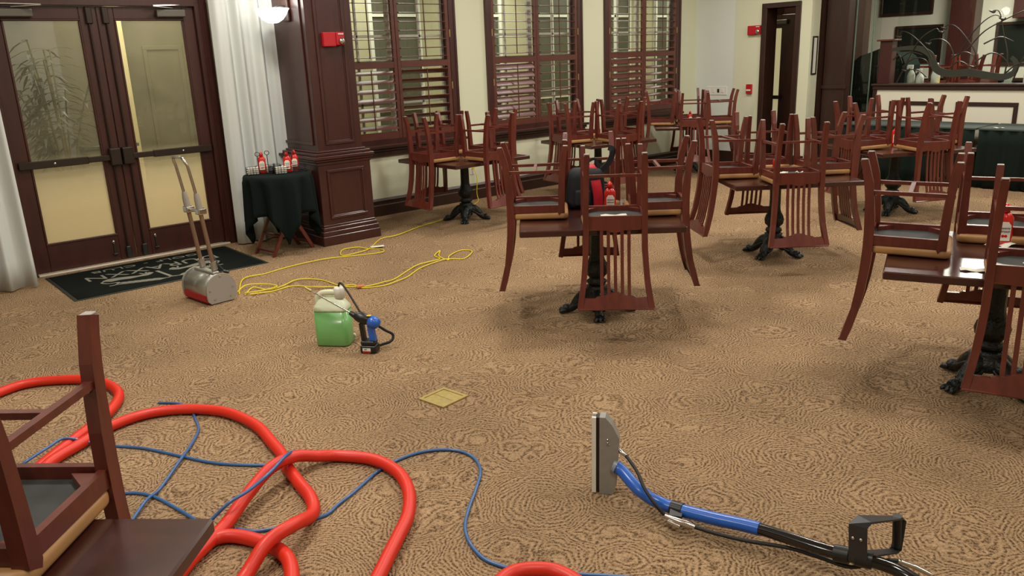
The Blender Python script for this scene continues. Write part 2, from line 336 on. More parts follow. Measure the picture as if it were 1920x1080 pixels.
# ------------------------------------------------------------------ double doors
def door_frame():
    m = MB(); y0, y1 = YW-.03, YW+.16
    m.box(DOORX[0]-.02, DOORX[0]+.05, y0, y1, 0, DOORZ, .004).box(DOORX[1]-.05, DOORX[1]+.08, y0, y1, 0, DOORZ, .004).box(DOORX[0]-.018, DOORX[1]+.078, y0+.003, y1-.003, DOORZ-.04, DOORZ+.1, .004)
    m.box(DOORX[1]+.0, DOORX[1]+.05, y0-.015, y0, 0, DOORZ+.1, .004).box(DOORX[0]-.07, DOORX[0]-.02, y0-.015, y1, 0, DOORZ, .004)
    m.build('trim_1', PANEL, kind='structure', label='dark mahogany frame around the double doors')
door_frame()
MB().box(DOORX[0]+.05, DOORX[1]-.02, YW-.06, YW-.005, 0, .018, .004).build('trim_2', mat('threshold_metal', rgb(214, 206, 192), .35, metal=.3), kind='structure', label='pale metal threshold strip')
def leaf(x0, x1, flip, name, label):
    r = empty(name, ((x0+x1)/2, YW+.04, 0), kind='structure'); r['label'] = label; w = (x1-x0)/2; s = -1 if flip else 1   # s: side of the meeting stile (+1 right)
    m = MB(); sl, sr = (.125, .15) if not flip else (.15, .115)
    z0, z1 = .02, DOORZ-.045
    m.box(-w, -w+sl, -.022, .022, z0, z1, .004).box(w-sr, w, -.022, .022, z0, z1, .004).box(-w+sl, w-sr, -.022, .022, z0, .28, .004).box(-w+sl, w-sr, -.022, .022, 2.34, z1, .004)
    m.build('door_panel', PANEL, r)
    m = MB(); ring_frame(m, -w+sl-.006, w-sr+.006, .272, 2.348, .022, .0, -.03, 0, 'y', .006); m.build('glazing_bead', PANEL, r)
    MB().box(-w+sl, w-sr, -.004, .004, .28, 2.34).build('glass_pane', GLASSD, r)
    m = MB().box(-w+.02, w-.02, -.075, -.045, 1.02, 1.075, .006); m.box(-w+.02 if s > 0 else -w+.3, w-.3 if s > 0 else w-.02, -.082, -.04, 1.012, 1.082, .006)
    pb = m.build('push_bar', mat('dark_bronze', rgb(62, 52, 46), .35, metal=.6), r)
    hx = s*(w-.055); MB().box(hx-.05, hx+.05, -.1, -.02, .97, 1.14, .012).build('latch_housing', mat('dark_bronze', None), r)
    MB().lathe([(.009, 0), (.013, .003), (.012, .006), (.004, .008)], 12, T=Matrix.Translation((-s*w*.3, -.083, 1.047)) @ Matrix.Rotation(PI/2, 4, 'X')).build('lock_cylinder', CHROME, pb)
    m = MB().box(s*(w-.07)-.028, s*(w-.07)+.028, -.06, -.02, 2.3, DOORZ-.05, .006).tube([(s*(w-.075), -.045, 1.14), (s*(w-.075), -.045, 2.3)], .008, 8).tube([(s*(w-.075), -.045, .12), (s*(w-.075), -.045, .97)], .008, 8)
    m.build('vertical_rod', mat('dark_bronze', None), r)
    MB().box(s*(w-.075)-.022, s*(w-.075)+.022, -.06, -.02, .03, .15, .006).build('bottom_bolt', STEEL, r)
    k = MB().box(-.008, .008, -.035, -.022, .1, .2, .003).box(-.02, .02, -.05, -.022, .085, .1, .003); k.v = [(p[0]+s*(w-.2), p[1], p[2]) for p in k.v]; k.build('door_stop', STEEL, r)
    MB().lathe([(.016, 0), (.018, .006), (.008, .012)], 12, T=Matrix.Translation((s*(w-.2), -.022, .215)) @ Matrix.Rotation(PI/2, 4, 'X')).build('stop_button', CHROME, r)
    cx = -s*.22
    MB().box(cx-.14, cx+.14, -.085, -.022, 2.36, 2.43, .008).build('door_closer', mat('closer_grey', rgb(104, 100, 92), .4, metal=.6), r)
    MB().box(cx-.02, cx+.26*s if s > 0 else cx+.02, -.13, -.115, 2.475, 2.49, .003).bar([(cx-s*.05, -.06, 2.44), (cx+s*.24, -.15, 2.45)], .02, .008, (0, 0, 1)).build('closer_arm', CHROME, r) if False else MB().bar([(cx-.02*s, -.06, 2.445), (cx+s*.2, -.17, 2.455)], .022, .008, (0, 0, 1)).bar([(cx+s*.2, -.17, 2.46), (cx-s*.12, -.05, 2.475)], .018, .008, (0, 0, 1)).build('closer_arm', CHROME, r)
    return r
leaf(DOORX[0]+.05, 2.287, False, 'door_1', 'left leaf of the glazed mahogany double doors')
leaf(2.293, DOORX[1]-.05, True, 'door_2', 'right leaf of the glazed mahogany double doors')

# vestibule beyond
YV = 10.7
MB().box(.2, 17, 8.78, YV+.1, -.1, 0).build('floor_outside', STONE, kind='structure')
VEST = mat('vestibule_cream', rgb(176, 162, 122), .8); VGREY = mat('vestibule_grey', rgb(86, 84, 82), .8); VOL = mat('vestibule_olive', rgb(66, 62, 46), .7)
MB().box(.2, 4.4, YV, YV+.1, 0, .4).box(2.92, 3.08, YV-.1, YV, 0, CEIL).build('wall_outside', VEST, kind='structure')
MB().box(.2, 2.37, YV, YV+.1, .4, CEIL).build('wall_outside.001', VGREY, kind='structure')
MB().box(2.37, 4.4, YV, YV+.1, .4, CEIL).build('wall_outside.002', VOL, kind='structure')
MB().box(4.3, 4.4, 8.78, YV, 0, CEIL).box(.1, .2, 8.78, YV, 0, CEIL).build('wall_outside.003', VEST, kind='structure')
m = MB(); ring_frame(m, 3.3, 3.78, .6, 2.15, .05, 0, -.02, YV, 'y'); m.build('trim_3', VOL, kind='structure')
r = empty('potted_palm', (2.14, 10.1, 0), label='tall potted bamboo palm behind the left door glass', cat='plant')
MB().lathe([(.13, 0), (.17, .3), (.19, .34), (.17, .34), (.15, .3)], 20).build('pot', GREENW, r)
m = MB(); lf = MB(); rnd = random.Random(3)
for i in range(13):
    a = rnd.uniform(0, 6.28); rr = rnd.uniform(.02, .1); lean = rnd.uniform(.1, .42); top = rnd.uniform(1.45, 2.3)
    if i < 8: a = PI+rnd.uniform(-.5, .5); lean = rnd.uniform(.1, .42)
    p = [(rr*math.cos(a)+lean*math.cos(a)*t*t, (rr+lean*t*t)*math.sin(a)*.6, .3+(top-.3)*t) for t in (0, .25, .5, .75, 1)]
    m.tube(cr(p, 3), .009, 6)
    for k in range(11):
        t = .5+.5*k/10; base = Vector((rr*math.cos(a)+lean*math.cos(a)*t*t, (rr+lean*t*t)*math.sin(a)*.6, .3+(top-.3)*t))
        for sgn in (-1, 1):
            b = a+sgn*rnd.uniform(.6, 1.5); L = rnd.uniform(.18, .34); dr = Vector((math.cos(b), math.sin(b)*.7, rnd.uniform(-.1, .5)))
            pts = [base+dr*L*q+Vector((0, 0, -.5*L*q*q)) for q in (0, .3, .65, 1)]
            lf.bar(pts, .045, .002, (0, 0, 1), [(1, .3), (1, 1), (1, .8), (1, .08)])
m.build('cane', CANE, r); tag(lf.build('foliage', LEAFG, r), kind='stuff')
r = empty('low_cabinet', (2.72, 10.45, 0), label='dark low cabinet beyond the left door glass', cat='cabinet')
MB().box(-.35, .2, -.2, .1, 0, 1.0, .01).box(-.38, .23, -.23, .12, 1.0, 1.04, .006).build('body', GREENW, r)
MB().box(-.32, -.02, -.215, -.2, .06, .95, .004).box(0, .18, -.215, -.2, .06, .95, .004).build('cabinet_door', GREENW, r)

# ------------------------------------------------------------------ windows with plantation shutters
slat_me = {}
def slat_mesh(w):
    k = round(w, 3)
    if k not in slat_me:
        n = 10; sec = [(.006*math.sin(2*PI*i/n), .048*math.cos(2*PI*i/n)) for i in range(n)]
        slat_me[k] = MB().sweep([(-w/2, 0, 0), (w/2, 0, 0)], sec, (0, 0, 1), None).mesh('slat', SHUT)
    return slat_me[k]
def window(i, x0, x1, low_tilts):
    xc = (x0+x1)/2; r = empty('window_%d' % i, (xc, YW, WZ0), kind='structure'); H = WZ1-WZ0; hw = (x1-x0)/2
    m = MB()   # casing
    m.box(-hw-.005, -hw+.09, -.03, .12, 0, H, .006).box(hw-.09, hw+.005, -.03, .12, 0, H, .006).box(-hw, hw, -.03, .12, H-.08, H+.03, .006)
    m.box(-hw-.012, -hw+.02, -.04, .0, 0, H, .004).box(hw-.02, hw+.012, -.04, 0, 0, H, .004)
    m.box(-hw+.09, hw-.09, -.02, .1, 0, .1, .004)
    m.build('casing', PANEL, r)
    MB().box(-hw-.07, hw+.07, -.09, 0, .0, .03, .006).box(-hw-.05, hw+.05, -.06, 0, -.035, 0, .006).box(-hw-.04, hw+.04, -.035, 0, -.1, -.035, .006).build('sill', DARKW, r)
    MB().prism([(-.09, .03), (-.09, .035), (-.0, .036), (0, .03)], -hw-.07, hw+.07, 'x').build('sill_edge', SHUT, r)
    z0, z1 = .1, H-.09; pw = hw-.09
    for s in (-1, 1):
        px = s*pw/2
        p = empty('shutter', (px, -.005, 0), parent=r) if False else None
        fm = MB(); a, b = px-pw/2+.002, px+pw/2-.002; st = .05; rail = 1.85-WZ0
        fm.box(a, a+st, -.022, .012, z0, z1, .004).box(b-st, b, -.022, .012, z0, z1, .004).box(a+st, b-st, -.022, .012, z0, z0+.09, .003).box(a+st, b-st, -.022, .012, rail-.075, rail, .003).box(a+st, b-st, -.022, .012, z1-.08, z1, .003)
        sh = fm.build('shutter_frame', SHUT, r)
        w = pw-2*st-.012; me = slat_mesh(w)
        lo0, lo1 = z0+.09, rail-.075; n = 7 if True else 8; sp = (lo1-lo0)/n
        tl = low_tilts[0 if s < 0 else 1]
        for k in range(n):
            put('slat', me, sh, (px, -.005, lo0+sp*(k+.5)), (tl+random.uniform(-.03, .03), 0, 0))
        up0, up1 = rail, z1-.08; n2 = 11; sp = (up1-up0)/n2
        for k in range(n2): put('slat', me, sh, (px, -.005, up0+sp*(k+.5)), (.06+random.uniform(-.02, .02), 0, 0))
        MB().box(px-.006, px+.006, -.068, -.056, lo0+.03, lo1-.02, .002).build('tilt_rod', SHUT, sh)
        MB().box(px-.006, px+.006, -.068, -.056, up0+.04, up1-.02, .002).build('tilt_rod', SHUT, sh)
        for hz in (rail-.32, rail+.32): MB().box(s*(pw)-.006, s*pw+.006, -.036, -.024, hz-.045, hz+.045, .002).build('hinge', BRASS, sh)
    # sash behind
    ym = .14; g = MB(); WH = mat('white_sash_paint', rgb(214, 214, 200), .5)
    g.box(-hw+.02, -hw+.12, ym-.02, ym+.02, 0, H, .003).box(hw-.12, hw-.02, ym-.02, ym+.02, 0, H, .003).box(-.035, .035, ym-.02, ym+.02, 0, H, .003).box(-hw, hw, ym-.02, ym+.02, 0, .12, .003)
    for z in (.52, 1.02, 1.32, 1.85): g.box(-hw+.1, hw-.1, ym-.014, ym+.014, z-.015, z+.015, .003)
    for x in (-hw/2+.0, hw/2): g.box(x-.014, x+.014, ym-.014, ym+.014, .12, H, .003)
    g.build('sash', WH, r); MB().box(-hw, hw, ym-.003, ym+.003, 0, H).build('glass_pane', GLASS, r)
    return r
window(1, *WINS[0], (.55, -.62)); window(2, *WINS[1], (1.0, .1)); window(3, *WINS[2], (1.0, .45))
MB().box(4.4, 17.0, YV-.2, YV, 0, CEIL).box(16.9, 17.0, 8.78, YV, 0, CEIL).box(11.9, 17.0, 8.66, 8.78, 0, CEIL).build('wall_outside.004', mat('outer_corridor_cream', rgb(178, 173, 142), .8), kind='structure')
OW = mat('white_sash_paint', None); DKG = mat('dark_outer_glass', rgb(84, 82, 66), .5)
for i, xx in enumerate((5.25, 6.85, 8.45, 10.05, 11.65, 13.25)):
    r = empty('window_%d' % (4+i), (xx, YV-.2, 0), kind='structure')
    MB().box(-.42, .42, -.02, 0, .5, 3.2).build('pane', DKG, r)
    g = MB(); ring_frame(g, -.45, .45, .45, 3.2, .06, 0, -.05, 0, 'y'); g.box(-.02, .02, -.045, 0, .5, 3.2); 
    for z in (1.15, 1.85, 2.5): g.box(-.42, .42, -.045, 0, z-.02, z+.02)
    g.build('sash', OW, r)

# ------------------------------------------------------------------ curtains
CURT = mat('white_sheer_curtain', rgb(206, 210, 206), .85, bump=.05, bscale=300)
_b = CURT.node_tree.nodes['Principled BSDF']; _b.inputs['Transmission Weight'].default_value = 0; _b.inputs['Subsurface Weight'].default_value = 0
def curtain(x0, x1, y, label, seed, n):
    o = wave_sheet(MB(), x0, x1, y, .015, 3.45, .038, n, 170, 14, seed, .06).build('curtain', CURT, None, label, 'curtain', 'white curtains beside the double doors')
    md = o.modifiers.new('t', 'SOLIDIFY'); md.thickness = .003
    q = wave_sheet(MB(), x0, x1, y-.006, .015, .14, .045*1.2, n, 170, 1, seed, .06); return o
curtain(3.3, 4.06, 8.36, 'white pleated curtain hanging between the doors and the pillar', 4, 4.2)
curtain(.5, 1.26, 8.18, 'white pleated curtain hanging left of the double doors', 9, 4.4)
for (a, b) in ((3.28, 3.9), (.45, 1.3)): MB().tube([(a, 8.32, 3.47), (b, 8.32, 3.47)], .015, 8).build('trim_4', DARKW, kind='structure')

# ------------------------------------------------------------------ small wall devices
def strobe(loc, rz, label):
    r = empty('fire_alarm', loc, (0, 0, rz), label, 'fire alarm')
    MB().box(-.11, .03, -.05, 0, -.07, .07, .008).box(.03, .12, -.06, 0, -.06, .07, .01).build('housing', REDP, r)
    MB().lathe([(.034, 0), (.03, .018), (.012, .028)], 14, T=Matrix.Translation((.085, -.06, -.02)) @ Matrix.Rotation(PI/2, 4, 'X')).build('strobe_lens', CHROME, r)
    MB().box(.05, .11, -.063, -.058, .045, .055).build('marking', WHITEP, r)
    return r
strobe((4.21, 7.63, 2.09), 0, 'red fire alarm with strobe on the mahogany pillar')
strobe((XB-.004, 7.47, 2.11), -PI/2, 'red fire alarm with strobe on the cream wall near the far door')
r = empty('fire_pull_station', (XB-.004, 7.52, 1.21), (0, 0, -PI/2), 'small red fire pull station below the far wall alarm', 'alarm switch')
MB().box(-.05, .05, -.04, 0, -.075, .075, .008).build('box', REDP, r); MB().box(-.04, .04, -.05, -.04, -.03, -.005, .003).build('pull_handle', WHITEP, r)
r = empty('switch_plate', (XB, 8.15, 1.18), (0, 0, -PI/2), 'wide white switch plate on the grey wall by the corner', 'switch')
MB().box(-.2, .2, -.01, 0, -.07, .07, .004).build('plate', WHITEP, r)
for k in range(4): MB().box(-.165+.09*k, -.125+.09*k, -.018, -.01, -.03, .03, .003).build('toggle', WHITEP if k != 2 else BLACKP, r)
r = empty('wall_outlet', (6.68, YW, .40), (0, 0, 0), 'white outlet under the windows feeding the yellow cord', 'outlet')
MB().box(-.04, .04, -.008, 0, -.06, .06, .003).build('plate', WHITEP, r)
for z in (-.025, .025): MB().box(-.017, .017, -.012, -.008, z-.014, z+.014, .003).build('socket', WHITEP, r)

# ------------------------------------------------------------------ door 3 and its vestibule
m = MB(); y0, y1, z1 = D3
m.box(XB-.03, XB+.27, y0-.07, y0+.02, 0, z1+.07, .005).box(XB-.03, XB+.27, y1-.02, y1+.07, 0, z1+.07, .005).box(XB-.034, XB+.265, y0-.068, y1+.068, z1-.0, z1+.075, .005)
m.build('trim_5', DARKW, kind='structure', label='dark frame of the narrow far doorway')
MB().box(11.9, 13.4, 6.5, 6.62, 0, CEIL).box(11.9, 13.4, 8.0, 8.1, 0, CEIL).box(13.3, 13.4, 6.6, 8.1, 0, CEIL).build('wall_vestibule', DARKW, kind='structure')
MB().box(11.85, 15.9, -4, 8.6, -.09, .002).build('floor_lobby', mat('reddish_wood_floor', rgb(112, 74, 50), .4, var=.15, vscale=5, stretch=(1, 8, 1)), kind='structure')
r = empty('door_3', (12.5, 7.52, 0), (0, 0, -PI/2), kind='structure'); r['label'] = 'glazed door seen through the far doorway'
MB().box(-.42, -.28, -.02, .02, 0, 2.35, .004).box(-.02, .44, -.02, .02, 0, 2.35, .004).box(-.28, -.02, -.02, .02, 0, .35).box(-.28, -.02, -.02, .02, 2.14, 2.35).build('door_panel', PANEL, r)
MB().box(-.28, -.02, -.004, .004, .35, 2.14).build('glass_pane', mat('glowing_tan_glass', rgb(206, 196, 150), .3, emit=rgb(206, 196, 150), es=.5), r)  # tan pane emits faintly, standing in for light shining through it
MB().box(-.34, .04, -.08, -.04, 1.0, 1.06, .006).build('push_bar', mat('dark_bronze', None), r)
MB().box(-.12, .1, -.08, -.02, 2.2, 2.27, .006).build('door_closer', mat('closer_grey', None), r)
# picture frame on the short return, pillar, lobby
m = MB(); ring_frame(m, XB+.06, XB+.2, 1.42, 1.98, .02, 0, -.02, 6.52, 'y'); r = m.build('picture_frame', BLACKP, None, 'narrow black picture frame on the wall end beside the far doorway', 'picture'); MB().box(XB+.08, XB+.18, 6.512, 6.518, 1.44, 1.96).build('print', PAPER, r)
MB().box(11.98, 12.25, 6.14, 6.49, 0, CEIL, .006).build('wall_post', DARKW, kind='structure')
MB().box(11.96, 12.0, 6.13, 6.52, 0, .16).box(11.955, 12.0, 6.1, 6.52, 1.2, 1.25).build('trim_6', DARKW, kind='structure')
MB().box(15.4, 15.5, -4, 8.6, 0, CEIL).box(13.4, 15.4, 8.5, 8.6, 0, CEIL).build('wall_lobby', WHITEW, kind='structure')
m = MB().box(15.34, 15.4, -4, 8.5, 0, 1.15, .004).box(15.31, 15.4, -4, 8.5, 1.15, 1.2, .004)
for k in range(12): ring_frame(m, -3.8+k, -3.0+k, .2, 1.05, .04, 0, -.015, 15.34, 'x')
m.build('trim_7', DARKW, kind='structure', label='dark wainscot along the lobby wall')
MB().box(13.5, 14.3, 6.65, 6.95, 0, 1.22, .006).box(13.46, 14.35, 6.6, 7.0, 1.22, 1.26, .004).build('console_ledge', DARKW, None, 'dark ledge with wainscot face behind the dark post', 'ledge')
r = empty('shaker_bottle', (13.6, 6.75, 1.26), (0, 0, 0), 'small glass shaker on the dark ledge past the far door', 'shaker')
MB().lathe([(.03, 0), (.032, .01), (.028, .09), (.018, .11)], 14).build('body', WHITEP, r); MB().lathe([(.02, .11), (.021, .14), (.008, .15)], 12).build('cap', BLACKP, r)
for (ya, yb, za, zb, nm) in ((6.35, 7.3, 2.3, 3.2, 'dark'), (6.15, 6.98, 1.46, 2.12, 'mid'), (4.3, 5.3, 1.4, 2.1, 'far')):
    pl = {'dark': 'large dark wall screen high on the lobby wall', 'mid': 'square dark framed mirror on the lobby wall behind the iron scroll', 'far': 'dark framed mirror low on the lobby wall at the right'}[nm]
    r = empty('wall_mirror', (15.4, (ya+yb)/2, za), (0, 0, 0), pl, 'mirror'); h = (yb-ya)/2
    m = MB(); ring_frame(m, -h, h, 0, zb-za, .05, 0, -.03, 0, 'x'); m.build('frame', DARKW, r); MB().box(-.015, -.005, -h, h, 0, zb-za).build('pane', mat('dark_mirror', rgb(34, 38, 32), .12), r)
MB().box(15.1, 15.4, 5.55, 5.95, 0, CEIL, .006).build('wall_pillar_lobby', PANEL, kind='structure')
MB().box(15.15, 15.4, 2.6, 5.0, 2.15, CEIL, .006).build('trim_8', PANEL, kind='structure', label='mahogany header panel on the lobby wall')

# half wall with ledge
HX0, HX1, HYE = 12.1, 12.28, 5.74
MB().box(HX0, HX1, -4, HYE-.02, 0, 1.22).build('wall_half', mat('half_wall_paint', rgb(222, 216, 196), .8), kind='structure')
m = MB().box(HX0-.05, HX1+.05, -4, HYE+.02, 1.235, 1.265, .008).box(HX0-.03, HX1+.03, -4, HYE, 1.18, 1.235, .006).box(HX0-.015, HX1+.015, HYE-.06, HYE, 0, 1.2, .004)
m.build('trim_9', DARKW, kind='structure', label='dark ledge along the top of the half wall')
m = MB()
for a, b in ((4.72, 5.48), (3.78, 4.56), (2.8, 3.6), (1.8, 2.6)): ring_frame(m, a, b, .3, 1.02, .055, 0, -.015, HX0, 'x')
m.build('trim_10', DARKW, kind='structure', label='dark panel mouldings on the half wall')
r = empty('ledge_post', (12.19, 5.62, 1.265), (0, 0, 0), 'square mahogany post at the end of the half wall ledge', 'post')
MB().box(-.08, .08, -.1, .08, 0, .60, .005).build('shaft', PANEL, r); MB().box(-.12, .12, -.14, .12, .60, .625, .006).build('cap', TANV if False else SHUT, r)
# glass partition
m = MB(); r = empty('glass_partition', (12.19, 0, 0), (0, 0, 0), 'tall frameless glass partition beside and above the half wall', 'glass')
MB().box(-.006, .006, 5.86, 6.12, .02, 3.4).build('glass_pane', GLASSP, r)
MB().box(-.006, .006, 5.745, 5.85, .02, 3.4).build('glass_pane', GLASSP, r)
MB().box(-.006, .006, 3.7, 5.5, 1.265, 3.4).build('glass_pane', GLASSP, r)
MB().box(-.006, .006, 1.6, 3.69, 1.265, 3.4).build('glass_pane', GLASSP, r)
m = MB()
for y in (5.855, 6.125): m.box(-.012, .012, y-.006, y+.006, .02, 3.4, .002)
m.build('glass_edge', mat('glass_edge_green', rgb(96, 116, 102), .2), r)
# dark draped cabinet behind the glass
r = empty('draped_stand', (13.0, 6.0, 0), (0, 0, 0), 'tall stand under a dark green cloth behind the glass partition', 'stand')
m = MB(); pts = [(-.42, 0), (-.42, 1.5), (-.36, 1.62), (-.25, 1.7), (-.12, 1.68), (0, 1.76), (.16, 1.7), (.3, 1.66), (.4, 1.58), (.42, 0)]
m.prism(pts, -.25, .25, 'x'); m.build('cloth_cover', SKIRT, r)
m = MB()
for k in range(7): m.tube([(-.26, -.38+.12*k, 0), (-.262, -.37+.12*k, .8), (-.25, -.37+.12*k, 1.5)], .022, 8)
m.build('cloth_fold', SKIRT, r)

# ------------------------------------------------------------------ iron grass sculpture on the ledge
r = empty('iron_scroll_sculpture', (12.12, 4.6, 1.265), (0, 0, 0), 'wrought iron scroll and reed sculpture on the half wall ledge', 'sculpture')
def YZ(px): return [(0, y-4.6, z-1.265) for y, z in px]
rib = [(5.54, 1.74), (5.3, 1.76), (5.12, 1.74), (4.98, 1.66), (4.93, 1.55), (4.86, 1.45), (4.7, 1.4), (4.45, 1.41), (4.2, 1.37), (4.02, 1.35), (3.9, 1.4), (3.88, 1.52), (3.95, 1.6)]
p = cr(YZ(rib), 6); n = len(p)
MB().bar(p, .13, .012, (1, 0, 0), None).build('scroll_ribbon', OILED, r) if False else MB().sweep(p, [(.006, .05), (-.006, .05), (-.006, -.05), (.006, -.05)], (1, 0, 0), [(1, .45+.55*math.sin(PI*i/(n-1))) for i in range(n)], False, True, False).build('scroll_ribbon', mat('dark_olive_iron', rgb(58, 60, 50), .45, metal=.4), r)
reeds = [[(5.42, 1.28), (5.32, 1.5), (5.15, 1.85), (4.96, 2.0), (4.9, 1.98)], [(4.98, 1.28), (4.93, 1.5), (5.02, 1.72), (5.25, 1.93), (5.4, 1.99), (5.44, 1.94)],
         [(4.74, 1.28), (4.66, 1.55), (4.72, 1.75), (4.85, 1.86), (4.98, 1.86), (5.0, 1.83)], [(4.35, 1.5), (4.4, 1.7), (4.6, 1.95), (4.75, 2.05), (4.84, 2.02)],
         [(4.62, 1.6), (4.5, 1.85), (4.35, 2.05), (4.22, 2.14), (4.14, 2.11)], [(4.02, 1.28), (4.0, 1.6), (4.08, 1.9), (4.16, 2.17), (4.24, 2.2)],
         [(4.5, 1.7), (4.3, 1.95), (4.0, 2.12), (3.8, 2.2)], [(5.5, 1.6), (5.42, 1.66), (5.36, 1.55)], [(5.35, 1.5), (5.2, 1.61), (5.05, 1.6), (4.96, 1.5)],
         [(5.4, 1.62), (5.25, 1.7), (5.08, 1.66)], [(4.7, 1.6), (4.55, 1.68), (4.42, 1.64), (4.36, 1.52)], [(4.7, 1.48), (4.6, 1.56), (4.48, 1.52), (4.42, 1.44)],
         [(4.38, 1.55), (4.2, 1.66), (4.05, 1.6), (3.96, 1.48)], [(4.3, 1.78), (4.12, 1.86), (3.95, 1.8)], [(5.0, 1.36), (5.12, 1.45), (5.3, 1.46)],
         [(4.0, 1.4), (3.88, 1.5), (3.7, 1.55)], [(3.9, 1.28), (3.8, 1.6), (3.6, 1.95), (3.4, 2.1)], [(3.5, 1.28), (3.6, 1.7), (3.8, 1.95)]]
for q in reeds:
    pp = cr(YZ(q), 6); k = len(pp)
    MB().tube([(a.x+.02*math.sin(a.y*9), a.y, a.z) for a in pp], [.011-.006*i/(k-1) for i in range(k)], 6).build('reed', OILED, r)
for (y, z) in ((4.87, 1.97), (5.45, 1.93), (5.03, 1.82), (4.84, 2.02), (4.12, 2.1), (4.25, 2.2), (5.32, 1.46), (4.42, 1.5)):
    MB().tube(cr([(0, y-4.6+.04, z-1.265+.005), (0, y-4.6, z-1.265-.012), (0, y-4.6-.03, z-1.265-.02), (0, y-4.6-.045, z-1.265+.005)], 3), [.004+.012*math.sin(PI*i/9) for i in range(10)], 6).build('bud', OILED, r)

# bottles and box standing on the counter behind
MB().box(12.3, 12.9, 3.0, 5.52, 1.12, 1.16, .006).build('back_counter', DARKW, None, 'dark counter along the back of the half wall', 'counter')
MB().box(12.35, 12.85, 3.1, 5.5, 0, 1.12).build('counter_cabinet', DARKW, None, 'dark cabinet below the counter behind the half wall', 'cabinet')
def bottle(y, h, w, label, trig, m, x=12.55):
    r = empty('spray_bottle' if trig else 'plastic_jug', (x, y, 1.16), (0, 0, 0), label, 'bottle')
    MB().lathe([(w, 0), (w, h*.55), (w*.8, h*.66), (w*.35, h*.78), (w*.35, h*.84)], 16).build('body', m, r)
    if trig: MB().box(-.015, .015, -.02, .06, h*.84, h*.98, .005).box(-.01, .01, .05, .07, h*.78, h*.95, .003).build('trigger_head', WHITEP, r)
    else: MB().lathe([(w*.42, h*.84), (w*.42, h*.94)], 14).build('cap', WHITEP, r)
CLR = mat('pale_clear_plastic', rgb(196, 200, 184), .3)
bottle(5.4, .36, .055, 'tall white spray bottle behind the glass, leftmost', True, CLR); bottle(5.27, .3, .055, 'shorter white spray bottle next to the tall one behind the glass', True, WHITEP)
bottle(5.05, .4, .06, 'tall white plastic jug behind the iron scroll', False, WHITEP); bottle(4.1, .28, .06, 'squat clear bottle beside the white box behind the glass', False, CLR)
r = empty('white_box', (12.6, 3.7, 1.16), (0, 0, 0), 'plain white box on the counter at the right behind the glass', 'box')
MB().box(-.15, .15, -.18, .18, 0, .3, .006).build('body', WHITEP, r); MB().box(-.155, .155, -.185, .185, .3, .33, .004).build('lid', WHITEP, r)
MB().box(12.42, 12.7, 4.55, 4.98, 1.16, 1.2, .008).build('yellow_tray', YELB, None, 'flat yellow tray on the counter behind the scroll', 'tray')

